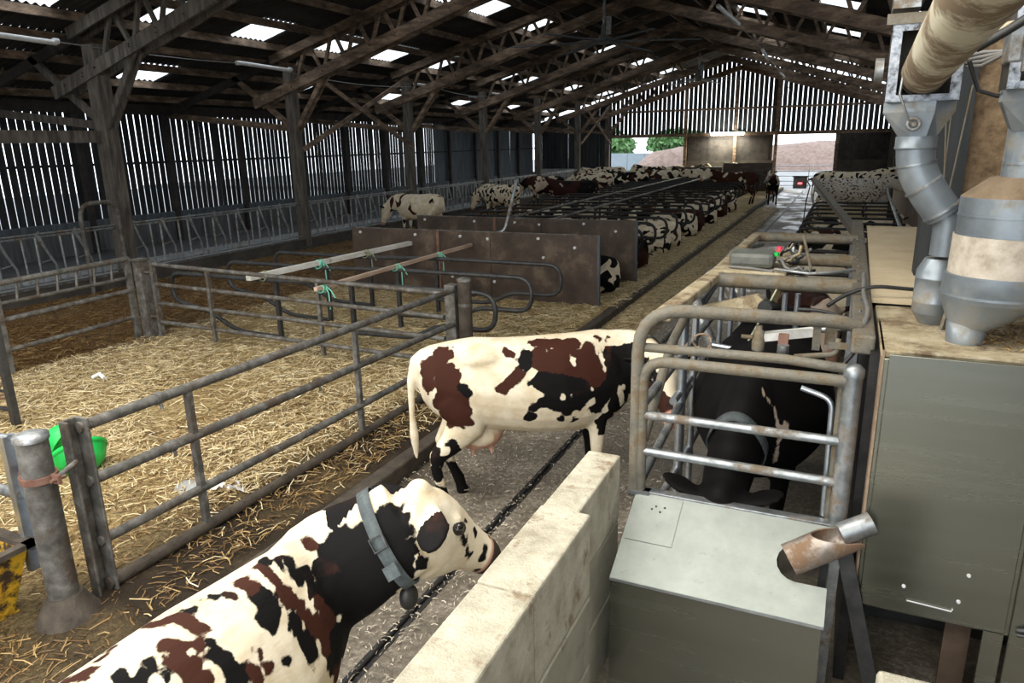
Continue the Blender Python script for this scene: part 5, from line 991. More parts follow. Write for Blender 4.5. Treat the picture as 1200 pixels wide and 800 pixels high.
# ---- cow 3 in the milking box, head down at the feed box
L3, A3 = (-.44, 5.60, 0.02), -90
s3 = dict(poll=w2l((-.50, 4.22, .84), L3, A3), muzzle=w2l((-.50, 4.08, .36), L3, A3), voxel=.018, smooth=7, fat=1.22)
b1_, b2_, b3_ = cow_body(s1), cow_body(s2), cow_body(s3)
HERO1 = [(0.425,-0.022,1.368,0.035,0.75),(0.418,-0.049,1.364,0.035,0.75),(0.415,-0.073,1.357,0.034,0.75),(0.414,-0.093,1.347,0.034,0.75),(0.413,-0.112,1.337,0.034,0.75),(0.415,-0.13,1.325,0.034,0.75),(0.415,-0.13,1.325,0.056,0.2),(0.404,-0.152,1.306,0.055,0.2),(0.394,-0.174,1.287,0.055,0.2),(0.385,-0.195,1.267,0.055,0.2),(0.557,0.001,1.38,0.018,0.1),(0.558,-0.011,1.38,0.018,0.1),(0.56,-0.021,1.379,0.018,0.1),(0.563,-0.031,1.378,0.018,0.1),(0.592,-0.039,1.375,0.025,0.4),(0.583,-0.053,1.369,0.024,0.4),(0.576,-0.065,1.362,0.024,0.4),(0.569,-0.077,1.355,0.024,0.4),(0.525,-0.008,1.378,0.018,0.6),(0.521,-0.023,1.376,0.019,0.6),(0.518,-0.036,1.374,0.02,0.6),(0.517,-0.048,1.37,0.02,0.6),(0.516,-0.059,1.366,0.021,0.6),(0.515,-0.069,1.361,0.022,0.6),(0.516,-0.079,1.356,0.023,0.6),(0.516,-0.088,1.35,0.024,0.6),(0.517,-0.097,1.344,0.025,0.6),(0.519,-0.105,1.338,0.026,0.6),(0.515,-0.115,1.329,0.027,0.6),(0.512,-0.125,1.319,0.029,0.6),(0.509,-0.135,1.309,0.03,0.6),(0.507,-0.145,1.299,0.031,0.6),(0.504,-0.154,1.289,0.032,0.6),(0.502,-0.163,1.278,0.034,0.6),(0.5,-0.171,1.267,0.035,0.6),(0.307,0.042,1.362,0.019,0.1),(0.309,0.028,1.364,0.019,0.1),(0.311,0.015,1.365,0.019,0.1),(0.313,0.003,1.366,0.019,0.1),(0.338,-0.024,1.365,0.015,0.5),(0.34,-0.033,1.364,0.015,0.5),(0.341,-0.043,1.363,0.015,0.5),(0.343,-0.052,1.362,0.015,0.5),(0.345,-0.06,1.36,0.015,0.5),(0.212,0.059,1.359,0.017,0.1),(0.213,0.048,1.36,0.017,0.1),(0.214,0.037,1.361,0.017,0.1),(0.215,0.026,1.362,0.017,0.1),(0.216,0.016,1.363,0.017,0.1),(0.218,0.006,1.364,0.017,0.1),(0.11,0.129,1.336,0.026,0.75),(0.113,0.112,1.343,0.027,0.75),(0.117,0.095,1.349,0.029,0.75),(0.121,0.08,1.354,0.03,0.75),(0.128,0.069,1.357,0.032,0.75),(0.136,0.059,1.359,0.033,0.75),(0.144,0.049,1.36,0.035,0.75),(0.152,0.04,1.361,0.036,0.75),(0.16,0.031,1.362,0.038,0.75),(0.156,0.003,1.364,0.037,0.75),(0.155,-0.021,1.363,0.036,0.75),(0.155,-0.044,1.361,0.035,0.75),(0.156,-0.065,1.358,0.034,0.75),(0.158,-0.084,1.353,0.033,0.75),(0.05,-0.061,1.359,0.032,0.85),(0.059,-0.076,1.356,0.032,0.85),(0.068,-0.09,1.351,0.032,0.85),(0.078,-0.103,1.346,0.032,0.85),(0.089,-0.116,1.341,0.032,0.85),(0.099,-0.129,1.336,0.032,0.85),(0.04,-0.132,1.335,0.048,0.75),(0.04,-0.152,1.324,0.048,0.75),(0.041,-0.17,1.311,0.048,0.75),(0.043,-0.186,1.297,0.048,0.75),(0.046,-0.203,1.284,0.048,0.75),(-0.036,-0.068,1.359,0.018,0.1),(-0.037,-0.079,1.356,0.018,0.1),(-0.038,-0.089,1.352,0.018,0.1),(-0.039,-0.099,1.349,0.018,0.1),(-0.039,-0.108,1.345,0.018,0.1),(-0.04,-0.117,1.341,0.018,0.1),(-0.04,-0.127,1.337,0.018,0.1),(-0.041,-0.136,1.333,0.018,0.1),(-0.041,-0.144,1.329,0.018,0.1),(-0.087,-0.105,1.347,0.032,0.1),(0.149,-0.168,1.313,0.028,0.2),(0.148,-0.18,1.303,0.03,0.2),(0.147,-0.191,1.293,0.032,0.2),(0.146,-0.203,1.283,0.034,0.2),(0.145,-0.214,1.274,0.035,0.2),(0.144,-0.225,1.263,0.037,0.2),(0.145,-0.234,1.252,0.039,0.2),(0.146,-0.243,1.239,0.041,0.2),(0.147,-0.251,1.227,0.043,0.2),(0.149,-0.26,1.214,0.045,0.2),(0.273,-0.241,1.23,0.021,0.7),(0.272,-0.247,1.22,0.021,0.7),(0.27,-0.254,1.211,0.021,0.7),(0.268,-0.26,1.202,0.021,0.7),(0.267,-0.267,1.192,0.021,0.7),(0.265,-0.273,1.183,0.021,0.7),(0.264,-0.279,1.173,0.021,0.7),(0.208,-0.269,1.2,0.029,0.75),(0.21,-0.277,1.189,0.029,0.75),(0.211,-0.284,1.177,0.029,0.75),(0.214,-0.291,1.164,0.029,0.75),(0.168,-0.236,1.248,0.016,0.4),(-0.173,0.049,1.367,0.032,0.95),(-0.183,0.057,1.367,0.032,0.95),(-0.192,0.065,1.365,0.032,0.95),(-0.2,0.076,1.363,0.032,0.95),(-0.206,0.089,1.357,0.032,0.95),(-0.212,0.105,1.351,0.033,0.95),(0.809,-0.21,1.317,0.127,0.25),(0.854,-0.314,1.339,0.125,0.1),(0.856,-0.373,1.271,0.108,0.1),(0.885,-0.368,1.355,0.098,0.1),(0.936,-0.351,1.439,0.058,0.1),(0.763,-0.21,1.177,0.129,0.2),(0.81,-0.306,1.134,0.138,0.05),(0.767,-0.17,1.267,0.091,0.35),(0.822,-0.184,0.937,0.131,0.05),(0.664,-0.246,0.96,0.103,0.2),(0.666,-0.216,1.117,0.082,0.6),(0.657,-0.198,1.178,0.054,0.7),(0.858,-0.386,1.169,0.064,0.05),(0.513,-0.086,1.352,0.022,0.65),(0.512,-0.096,1.344,0.023,0.65),(0.512,-0.107,1.337,0.024,0.65),(0.513,-0.116,1.328,0.025,0.65),(0.514,-0.125,1.319,0.026,0.65),(0.516,-0.133,1.31,0.027,0.65),(0.518,-0.141,1.3,0.028,0.65),(0.52,-0.149,1.291,0.029,0.65),(0.522,-0.157,1.28,0.031,0.65),(0.525,-0.164,1.27,0.032,0.65),(0.529,-0.17,1.259,0.033,0.65),(0.533,-0.176,1.247,0.034,0.65),(0.537,-0.182,1.236,0.035,0.65),(0.541,-0.192,1.217,0.036,0.65),(0.545,-0.202,1.197,0.036,0.65),(0.551,-0.211,1.177,0.037,0.65),(0.557,-0.218,1.156,0.038,0.65),(0.564,-0.226,1.133,0.038,0.65),(0.571,-0.233,1.111,0.039,0.65),(0.579,-0.24,1.088,0.04,0.65),(0.588,-0.245,1.064,0.041,0.65),(0.619,-0.075,1.349,0.031,0.3),(0.616,-0.088,1.338,0.031,0.3),(0.615,-0.1,1.326,0.031,0.3),(0.615,-0.11,1.313,0.031,0.3),(0.614,-0.121,1.3,0.031,0.3),(0.615,-0.131,1.287,0.031,0.3),(0.663,-0.115,1.293,0.036,0.4),(0.66,-0.128,1.276,0.036,0.4),(0.657,-0.14,1.258,0.036,0.4),(0.652,-0.153,1.241,0.036,0.4),(0.645,-0.169,1.227,0.036,0.4),(0.75,-0.063,1.349,0.037,0.85),(0.481,-0.202,1.227,0.03,0.1),(0.48,-0.211,1.213,0.033,0.1),(0.48,-0.219,1.198,0.035,0.1),(0.48,-0.227,1.183,0.037,0.1),(0.481,-0.235,1.168,0.039,0.1),(0.482,-0.242,1.151,0.041,0.1),(0.483,-0.248,1.135,0.044,0.1),(0.485,-0.255,1.118,0.046,0.1),(0.486,-0.262,1.102,0.048,0.1),(0.488,-0.268,1.085,0.051,0.1),(0.491,-0.274,1.067,0.053,0.1),(0.361,-0.277,1.137,0.026,0.1),(0.595,-0.23,1.107,0.045,0.7),(0.599,-0.238,1.079,0.045,0.7),(0.603,-0.246,1.05,0.045,0.7),(0.606,-0.254,1.021,0.046,0.7),(0.61,-0.261,0.992,0.046,0.7),(0.627,-0.257,0.949,0.046,0.7),(0.646,-0.25,0.902,0.047,0.7),(0.669,-0.239,0.851,0.048,0.7),(0.976,-0.356,1.469,0.054,0.3),(0.961,-0.377,1.452,0.053,0.3),(0.949,-0.396,1.432,0.053,0.3),(0.941,-0.412,1.41,0.053,0.3),(0.909,-0.266,1.433,0.036,0.1),(0.919,-0.28,1.44,0.036,0.1),(0.928,-0.294,1.448,0.036,0.1),(0.938,-0.308,1.455,0.036,0.1),(0.948,-0.321,1.463,0.036,0.1),(0.917,-0.444,1.316,0.04,0.1),(0.914,-0.448,1.296,0.04,0.1),(0.912,-0.451,1.275,0.04,0.1),(0.912,-0.453,1.253,0.04,0.1),(0.913,-0.453,1.23,0.041,0.1),(1.2,-0.56,1.3,0.016,0.05),(1.203,-0.561,1.287,0.016,0.05),(1.205,-0.562,1.275,0.016,0.05),(1.208,-0.563,1.263,0.016,0.05),(1.21,-0.564,1.25,0.016,0.05),(1.214,-0.565,1.237,0.017,0.05),(1.217,-0.566,1.224,0.017,0.05),(1.22,-0.566,1.211,0.017,0.05),(1.224,-0.566,1.197,0.017,0.05),(1.229,-0.566,1.183,0.017,0.05),(1.234,-0.566,1.168,0.017,0.05),(1.236,-0.55,1.34,0.014,0.05),(1.314,-0.565,1.245,0.014,0.05),(1.426,-0.57,1.164,0.02,0.05),(1.36,-0.596,1.146,0.03,0.05),(1.322,-0.592,1.107,0.022,0.05),(1.324,-0.546,1.019,0.03,0.05),(0.851,-0.614,1.414,0.014,0.05),(0.975,-0.502,1.261,0.013,0.05),(0.938,-0.454,1.348,0.044,0.1),(-0.033,0.131,1.336,0.021,0.6),(-0.046,0.122,1.34,0.021,0.6),(-0.058,0.113,1.344,0.021,0.6),(-0.071,0.105,1.347,0.021,0.6),(-0.083,0.097,1.351,0.021,0.6),(-0.095,0.09,1.354,0.021,0.6),(-0.124,-0.05,1.365,0.024,0.2),(-0.125,-0.065,1.363,0.024,0.2),(-0.125,-0.078,1.359,0.024,0.2),(-0.124,-0.09,1.354,0.024,0.2)]
HERO3 = [(0.999,0.072,1.256,0.007,0,-1),(0.998,0.075,1.251,0.007,0,-1),(0.996,0.078,1.247,0.008,0,-1),(0.995,0.081,1.242,0.008,0,-1),(0.994,0.084,1.237,0.008,0,-1),(0.992,0.087,1.232,0.008,0,-1),(0.991,0.09,1.227,0.008,0,-1),(0.989,0.093,1.222,0.009,0,-1),(0.986,0.096,1.217,0.009,0,-1),(0.984,0.099,1.212,0.009,0,-1),(0.981,0.102,1.206,0.009,0,-1),(0.978,0.105,1.201,0.01,0,-1),(0.974,0.107,1.195,0.01,0,-1),(0.97,0.11,1.189,0.01,0,-1),(0.966,0.113,1.184,0.01,0,-1),(0.962,0.116,1.178,0.011,0,-1),(0.958,0.119,1.172,0.011,0,-1),(0.954,0.122,1.166,0.011,0,-1),(0.949,0.124,1.16,0.011,0,-1),(0.945,0.127,1.154,0.011,0,-1),(0.941,0.13,1.148,0.012,0,-1),(0.94,0.133,1.139,0.012,0,-1),(0.94,0.135,1.131,0.012,0,-1),(0.939,0.137,1.122,0.013,0,-1),(0.939,0.14,1.114,0.013,0,-1),(0.938,0.142,1.105,0.013,0,-1),(0.937,0.145,1.096,0.013,0,-1),(0.936,0.147,1.088,0.014,0,-1),(0.935,0.15,1.079,0.014,0,-1),(0.934,0.152,1.07,0.014,0,-1),(0.932,0.154,1.061,0.015,0,-1),(0.929,0.157,1.051,0.015,0,-1),(0.926,0.159,1.042,0.015,0,-1),(0.923,0.161,1.032,0.016,0,-1),(0.919,0.163,1.022,0.016,0,-1),(0.919,0.163,1.016,0.016,0,-1),(0.919,0.163,1.01,0.015,0,-1),(0.918,0.163,1.004,0.015,0,-1),(0.917,0.162,0.998,0.015,0,-1),(0.916,0.162,0.992,0.015,0,-1),(0.915,0.162,0.985,0.014,0,-1),(0.914,0.161,0.979,0.014,0,-1),(0.912,0.161,0.973,0.014,0,-1),(0.911,0.16,0.966,0.013,0,-1),(0.909,0.16,0.96,0.013,0,-1),(0.908,0.16,0.953,0.013,0,-1),(0.906,0.159,0.946,0.013,0,-1),(0.904,0.159,0.939,0.012,0,-1),(0.902,0.158,0.933,0.012,0,-1),(0.899,0.158,0.926,0.012,0,-1),(0.897,0.158,0.919,0.012,0,-1),(0.894,0.157,0.912,0.011,0,-1),(0.891,0.157,0.904,0.011,0,-1),(0.887,0.156,0.897,0.011,0,-1),(0.884,0.156,0.89,0.01,0,-1),(0.881,0.155,0.882,0.01,0,-1),(0.878,0.155,0.875,0.01,0,-1),(0.874,0.154,0.868,0.01,0,-1),(0.871,0.154,0.86,0.009,0,-1),(0.867,0.153,0.852,0.009,0,-1),(0.863,0.153,0.845,0.009,0,-1),(0.859,0.152,0.837,0.009,0,-1),(0.854,0.152,0.829,0.008,0,-1),(0.85,0.151,0.821,0.008,0,-1),(0.845,0.15,0.812,0.008,0,-1),(0.891,0.174,1.077,0.007,0,-1),(0.89,0.177,1.072,0.007,0,-1),(0.888,0.179,1.067,0.007,0,-1),(0.886,0.182,1.062,0.007,0,-1),(0.884,0.184,1.056,0.007,0,-1),(0.882,0.187,1.051,0.007,0,-1),(0.88,0.189,1.046,0.007,0,-1),(0.877,0.191,1.04,0.007,0,-1),(0.874,0.194,1.034,0.007,0,-1),(1.455,0.089,0.839,0.009,0,-1),(1.456,0.096,0.84,0.009,0,-1),(1.456,0.102,0.84,0.009,0,-1),(1.457,0.108,0.841,0.009,0,-1),(1.458,0.114,0.842,0.009,0,-1),(1.458,0.12,0.843,0.009,0,-1),(1.458,0.126,0.844,0.009,0,-1),(1.458,0.132,0.844,0.009,0,-1),(1.458,0.138,0.845,0.009,0,-1),(1.459,0.144,0.845,0.009,0,-1),(1.458,0.15,0.846,0.009,0,-1),(1.458,0.156,0.846,0.009,0,-1),(1.457,0.162,0.846,0.009,0,-1),(1.456,0.168,0.846,0.009,0,-1)]
HERO2 = [(-0.829,-0.146,1.25,0.061,0.9),(-0.83,-0.165,1.215,0.06,0.9),(-0.83,-0.18,1.179,0.06,0.9),(-0.83,-0.191,1.141,0.06,0.9),(-0.83,-0.197,1.103,0.061,0.9),(-0.69,-0.111,1.329,0.076,0.98),(-0.719,-0.133,1.302,0.076,0.98),(-0.747,-0.151,1.274,0.076,0.98),(-0.775,-0.166,1.246,0.076,0.98),(-0.802,-0.175,1.215,0.076,0.98),(-0.692,-0.213,1.176,0.105,0.7),(-0.683,-0.236,1.116,0.105,0.7),(-0.674,-0.252,1.054,0.106,0.7),(-0.663,-0.257,0.988,0.106,0.7),(-0.652,-0.263,0.922,0.106,0.7),(-0.591,-0.265,0.978,0.068,0.6),(-0.588,-0.268,0.937,0.068,0.6),(-0.585,-0.273,0.897,0.068,0.6),(-0.582,-0.274,0.855,0.069,0.6),(-0.578,-0.269,0.811,0.069,0.6),(-0.724,-0.238,0.982,0.091,0.85),(-0.714,-0.245,0.935,0.091,0.85),(-0.703,-0.244,0.885,0.092,0.85),(-0.691,-0.237,0.832,0.092,0.85),(-0.605,-0.257,1.08,0.06,0.2),(-0.55,-0.271,1.031,0.038,0.1),(-0.22,-0.164,1.31,0.034,0.98),(-0.204,-0.17,1.305,0.034,0.98),(-0.187,-0.175,1.301,0.034,0.98),(-0.17,-0.181,1.296,0.034,0.98),(-0.072,-0.219,1.264,0.069,0.1),(-0.076,-0.236,1.238,0.061,0.1),(-0.081,-0.253,1.213,0.053,0.1),(-0.27,-0.296,1.059,0.053,0.6),(-0.244,-0.293,1.08,0.053,0.6),(-0.219,-0.29,1.101,0.053,0.6),(-0.193,-0.285,1.122,0.053,0.6),(-0.167,-0.279,1.143,0.053,0.6),(-0.141,-0.274,1.163,0.053,0.6),(-0.039,-0.315,1.084,0.042,0.1),(0.054,-0.114,1.342,0.07,0.7),(0.098,-0.121,1.339,0.07,0.7),(0.142,-0.128,1.336,0.07,0.7),(0.187,-0.135,1.333,0.07,0.7),(0.232,-0.142,1.329,0.07,0.7),(0.278,-0.145,1.325,0.071,0.7),(0.324,-0.147,1.321,0.071,0.7),(0.085,-0.244,1.236,0.131,0.8),(0.168,-0.255,1.222,0.131,0.8),(0.253,-0.261,1.205,0.131,0.8),(0.341,-0.257,1.186,0.132,0.8),(0.432,-0.25,1.165,0.133,0.8),(0.064,-0.315,1.101,0.107,0.35),(0.129,-0.324,1.08,0.107,0.35),(0.196,-0.332,1.059,0.108,0.35),(0.265,-0.331,1.034,0.108,0.35),(0.337,-0.325,1.008,0.109,0.35),(0.155,-0.35,0.93,0.092,0.1),(0.217,-0.351,0.924,0.093,0.1),(0.283,-0.342,0.914,0.093,0.1),(0.349,-0.332,0.903,0.094,0.1),(0.416,-0.321,0.892,0.094,0.1),(0.489,-0.298,0.876,0.095,0.1),(0.459,-0.17,1.28,0.063,0.9),(0.498,-0.267,1.079,0.118,0.9),(-0.026,-0.336,0.895,0.046,0.3),(-0.006,-0.34,0.91,0.046,0.3),(0.014,-0.342,0.924,0.046,0.3),(0.034,-0.344,0.939,0.046,0.3),(0.054,-0.346,0.953,0.046,0.3),(-0.062,-0.312,0.812,0.05,0.2),(0.054,-0.345,0.939,0.061,0.3),(0.489,-0.298,0.876,0.111,0.05),(0.541,-0.285,0.926,0.111,0.05),(0.594,-0.268,0.975,0.112,0.05),(0.652,-0.24,1.02,0.112,0.05),(0.705,-0.214,1.055,0.113,0.05),(0.759,-0.187,1.089,0.113,0.05),(0.802,-0.189,1.134,0.113,0.05),(0.703,-0.215,0.825,0.122,0.05),(0.597,-0.209,0.649,0.107,0.05),(0.566,0.116,0.408,0.078,0.1),(0.562,0.123,0.366,0.076,0.1),(0.557,0.132,0.322,0.075,0.1),(0.553,0.141,0.279,0.073,0.1),(0.551,0.158,0.231,0.071,0.1),(0.784,-0.174,1.203,0.089,0.05),(0.71,-0.38,1.22,0.086,0.05),(0.802,-0.188,1.105,0.089,0.05),(0.814,-0.186,1.053,0.09,0.05),(0.826,-0.184,1.0,0.09,0.05),(0.844,-0.171,0.943,0.09,0.05),(0.295,-0.305,0.749,0.032,0.1),(0.171,-0.319,0.768,0.031,0.1),(0.241,-0.343,0.854,0.062,0.1),(0.556,-0.179,1.232,0.032,0.4),(0.562,-0.188,1.216,0.032,0.4),(0.568,-0.197,1.199,0.032,0.4),(0.573,-0.205,1.183,0.032,0.4),(0.58,-0.212,1.166,0.032,0.4),(0.586,-0.218,1.148,0.032,0.4),(0.538,-0.086,1.351,0.028,0.8),(0.554,-0.092,1.345,0.028,0.8),(0.569,-0.096,1.339,0.028,0.8),(0.586,-0.1,1.333,0.028,0.8),(0.602,-0.102,1.327,0.028,0.8),(0.619,-0.105,1.32,0.028,0.8),(0.847,-0.496,1.014,0.109,0.5),(0.857,-0.545,0.976,0.109,0.5),(0.865,-0.598,0.94,0.108,0.5),(0.868,-0.66,0.91,0.107,0.5),(0.847,-0.372,1.149,0.079,0.1),(0.852,-0.418,1.128,0.079,0.1),(0.85,-0.476,1.111,0.078,0.1),(0.85,-0.53,1.094,0.077,0.1),(-0.813,-0.176,0.564,0.055,0.4),(-0.814,-0.201,0.536,0.055,0.4),(-0.813,-0.21,0.501,0.055,0.4),(-0.81,-0.21,0.461,0.055,0.4),(-0.808,-0.209,0.42,0.055,0.4),(-0.805,-0.207,0.379,0.056,0.4),(-0.803,-0.204,0.337,0.056,0.4),(-0.673,-0.235,0.625,0.047,0.2),(-0.663,-0.233,0.591,0.047,0.2),(-0.652,-0.222,0.553,0.047,0.2),(-0.533,0.171,0.159,0.051,0.2),(-0.743,-0.206,0.477,0.063,0.2),(-0.646,0.147,0.229,0.071,0.2),(-0.62,0.139,0.19,0.073,0.2),(-0.593,0.133,0.15,0.075,0.2),(-0.566,0.13,0.108,0.077,0.2),(-0.538,0.133,0.063,0.079,0.2),(-0.51,0.138,0.017,0.081,0.2),(0.708,-0.233,0.94,0.028,0,-1),(0.712,-0.229,0.918,0.028,0,-1),(0.718,-0.223,0.894,0.028,0,-1),(0.724,-0.213,0.87,0.028,0,-1),(0.731,-0.205,0.845,0.028,0,-1),(0.737,-0.197,0.821,0.028,0,-1),(0.746,-0.181,0.793,0.028,0,-1),(0.286,-0.222,1.254,0.017,0,-1),(0.29,-0.228,1.244,0.017,0,-1),(0.294,-0.234,1.235,0.017,0,-1),(0.298,-0.24,1.225,0.017,0,-1),(0.303,-0.245,1.215,0.017,0,-1),(0.307,-0.251,1.206,0.017,0,-1),(0.311,-0.257,1.196,0.017,0,-1),(0.315,-0.262,1.186,0.017,0,-1),(0.26,-0.346,0.973,0.02,0,-1),(0.189,-0.352,0.962,0.013,0,-1),(0.44,-0.314,0.887,0.027,0,-1),(0.425,-0.317,0.872,0.027,0,-1),(0.411,-0.318,0.856,0.027,0,-1),(0.397,-0.317,0.839,0.027,0,-1),(0.384,-0.315,0.822,0.027,0,-1),(0.371,-0.312,0.804,0.027,0,-1),(0.357,-0.309,0.787,0.027,0,-1),(0.539,-0.147,1.288,0.017,0,-1),(0.54,-0.155,1.278,0.017,0,-1),(0.542,-0.162,1.267,0.017,0,-1),(0.544,-0.168,1.256,0.017,0,-1),(0.546,-0.174,1.245,0.017,0,-1),(0.548,-0.181,1.234,0.017,0,-1),(0.55,-0.187,1.223,0.017,0,-1),(0.552,-0.192,1.211,0.017,0,-1),(0.554,-0.198,1.2,0.017,0,-1),(0.556,-0.204,1.189,0.017,0,-1),(0.558,-0.209,1.177,0.017,0,-1),(0.561,-0.214,1.166,0.017,0,-1),(0.564,-0.218,1.154,0.017,0,-1),(0.567,-0.222,1.142,0.017,0,-1),(0.569,-0.226,1.131,0.017,0,-1),(0.1,-0.195,1.29,0.01,0,-1)]
paint(b1_, s1, 11, -.1, .4, (.1, .3), patches=HERO1); cow1 = place_cow(b1_, s1, 'near white cow with dark neck and spots, wearing a grey-blue collar, head turned right', L1, A1, scale=1.0)
paint(b2_, s2, 5, 0.1, .5, (.3, .9), patches=HERO2); cow2 = place_cow(b2_, s2, 'brown and white cow standing across the alley behind the collared cow', L2, A2, scale=1.05)
paint(b3_, s3, 3, 2.4, .1, headwhite=0, patches=[(0, 0, 1, 3, .15)]+HERO3); cow3 = place_cow(b3_, s3, 'black-brown cow feeding inside the milking stall, head down', L3, A3, scale=1.17, material=coatDark)
cl1 = collar(cow1, s1, 7, sc=1.0)
def neckframe(sp, i):
    c, a, u, h, w = sp['neckpts'][i]; c = Vector(c); a = Vector(a).normalized(); sd = a.cross(Vector(u)).normalized(); uu = sd.cross(a).normalized(); return c, a, uu, sd, h, w
c_, a_, u_, sd_, h_, w_ = neckframe(s1, 7)
side = sd_ if (cow1.matrix_basis.to_3x3() @ sd_).dot(Vector((1, -1, 0))) > 0 else -sd_
q = c_+side*(w_*1.02+.025)-u_*.02
MB().tube([q+a_*x+u_*y for x, y in ((-.03, -.03), (.03, -.03), (.03, .03), (-.03, .03))], .006, 6, closed=True).build('buckle', loop_steel, cl1, local=True)
MB().beam(q-u_*.10-a_*.0+side*.005, q-u_*.16, .06, .02, up=side).build('strap_keeper', collar_m, cl1, local=True)
lv = min((v.co.copy() for v in cl1.data.vertices), key=lambda v: v.z); q = lv+Vector((0, 0, -.03)); u_ = Vector((0, 0, 1))
mb = MB(); sphere(mb, q-u_*.03, (.05, .04, .06)); mb.build('transponder', black_plastic, cl1, local=True)
cl3 = collar(cow3, s3, 5, sc=1.02); collar(cow2, s2, 6, sc=1.0)
P, D, U, S, k = s3['frame']
MB().plate([P+S*.12+D*.05+U*.07, P+S*.19+D*.05+U*.06, P+S*.19+D*.09+U*.06, P+S*.12+D*.09+U*.07], U, .006).build('ear_tag', tag_m, cow3, local=True)
# ---- generic standing and lying bodies
sS1 = dict(STAND); m_s1 = cow_body(sS1)                                             # head level
sS2 = dict(STAND, poll=(1.36, .05, .95), muzzle=(1.60, .05, .46), hind=[(-.60, .17), (-.78, -.17)]); m_s2 = cow_body(sS2)   # head down eating
sS3 = dict(STAND, poll=(1.18, .26, 1.40), muzzle=(1.32, .66, 1.12), fore=[(.70, .16), (.52, -.16)]); m_s3 = cow_body(sS3)    # head turned
sLy = dict(poll=(1.22, .18, .82), muzzle=(1.50, .50, .55), dz=-.60, lying=True, voxel=.026, smooth=5, fat=1.12); m_ly = cow_body(sLy)
sL2 = dict(poll=(1.05, .45, .70), muzzle=(.90, .85, .40), dz=-.60, lying=True, voxel=.026, smooth=5, fat=1.12, b2=(1.2, .3, .75)); m_l2 = cow_body(sL2)
KIND = {'S1': (m_s1, sS1), 'S2': (m_s2, sS2), 'S3': (m_s3, sS3), 'LY': (m_ly, sLy), 'L2': (m_l2, sL2)}
def herd(kind, x, y, ang, lab, seed, bias, tone, group, z=.17, mt=None, sz=(.22, .7), hw=.6, scale=1.0):
    bias += .35 if (y > 30 and x < -3) else (.2 if sz[1] > .3 else 0)
    me0, sp = KIND[kind]; me = me0.copy(); paint(me, sp, seed, bias, tone, sz, hw, lying=sp.get('lying', False))
    t = place_cow(me, sp, lab, (x, y, z), ang, group, mt or coatM, details=(y < 12), scale=scale); return t
G1 = 'cows standing at the feed barrier'; G2 = 'cows lying in the long cubicle row'; G3 = 'cows in the short cubicle row'; G4 = 'cows loafing at the far end'
herd('S2', -12.2, 19.6, 172, 'white cow with few brown marks at the feed barrier, leftmost of the herd', 21, -.75, .55, G1)
herd('S2', -11.9, 24.9, 160, 'white cow finely speckled black, second from the left at the feed barrier', 22, -.2, .1, G1, sz=(.10, .3))
herd('S1', -9.9, 27.6, 185, 'dark red-brown cow walking behind the brown partitions, largest dark one', 23, 1.6, .55, G1, mt=coatDark)
herd('S2', -12.6, 31.2, 170, 'brown cow with pale rump at the feed barrier behind the dark red one', 24, .4, .6, G1)
herd('S2', -11.3, 34.2, 190, 'white cow with round brown spots in the far group at the barrier', 25, -.4, .7, G1)
herd('S1', -9.9, 35.6, 175, 'black-brown cow with white flank patches in the far group', 26, .6, .1, G4)
herd('S1', -8.9, 37.9, 200, 'cream and brown cow, broad side on, in the far group', 27, .1, .7, G4)
herd('S3', -7.6, 39.4, 195, 'white cow splashed brown beside the end partition, left of it', 28, -.3, .6, G4)
herd('S1', -12.2, 38.9, 180, 'pale speckled cow far back near the left gable opening', 29, -.5, .4, G4, sz=(.15, .4))
herd('S2', -13.0, 42.6, 170, 'mostly white cow farthest back by the left gable opening', 30, -.7, .4, G4)
herd('S1', -10.6, 43.3, 165, 'grey-brown cow farthest back in front of the opening rail', 31, .5, .4, G4)
herd('S1', -9.0, 44.6, 5, 'dark brown cow standing behind the end partition', 32, .8, .7, G4, z=.15)
herd('S3', -5.0, 45.0, 175, 'white cow with red face patches behind the tall end partition', 33, -.5, .8, G4)
herd('S3', -4.65, 34.6, 168, 'chestnut brown cow with white head standing across the far cubicle ends', 34, .95, .95, G4, hw=1, z=.15, scale=1.04)
herd('S1', -3.3, 36.8, 100, 'dark cow with pale legs standing at the far alley edge behind the chestnut one', 35, .7, .5, G4, z=0)
LYR = [(13.4, 'L2', 'black and white cow lying between the two brown partitions, rump to alley', .1, .05, (.2, .5)), (15.1, 'LY', 'dark brown cow lying just beyond the farther partition, face and loops dark', 1.6, .45, (.3, .7)),
       (16.3, 'LY', 'red-brown cow lying in the long row, second beyond the partition', 1.0, .8, (.3, .7)), (18.7, 'L2', 'white cow speckled black on its rump, lying third along the kerb', -.35, .1, (.12, .4)),
       (19.9, 'LY', 'pale grey and white cow lying fourth along the kerb', -.7, .3, (.3, .7)), (22.3, 'L2', 'white cow with a black spotted rump, lying fifth along the kerb', -.25, .1, (.15, .45)),
       (23.5, 'LY', 'dun brown cow lying sixth along the kerb', 1.8, .95, (.3, .7)), (25.9, 'L2', 'white and black cow lying just past the dun one', -.1, .2, (.2, .5)), (28.3, 'LY', 'brown cow with white blotches lying near the chestnut one', .4, .8, (.3, .7)),
       (30.7, 'LY', 'white cow with brown spots lying farthest along the kerb', -.3, .6, (.2, .5))]
for i, (y, kd, lab, b, tn, sz) in enumerate(LYR): herd(kd, -4.98 if y > 14 else -4.8, y, 180+R_.uniform(-2, 2), lab, 50+i, b, tn, G2, z=.12, sz=sz, scale=.95)
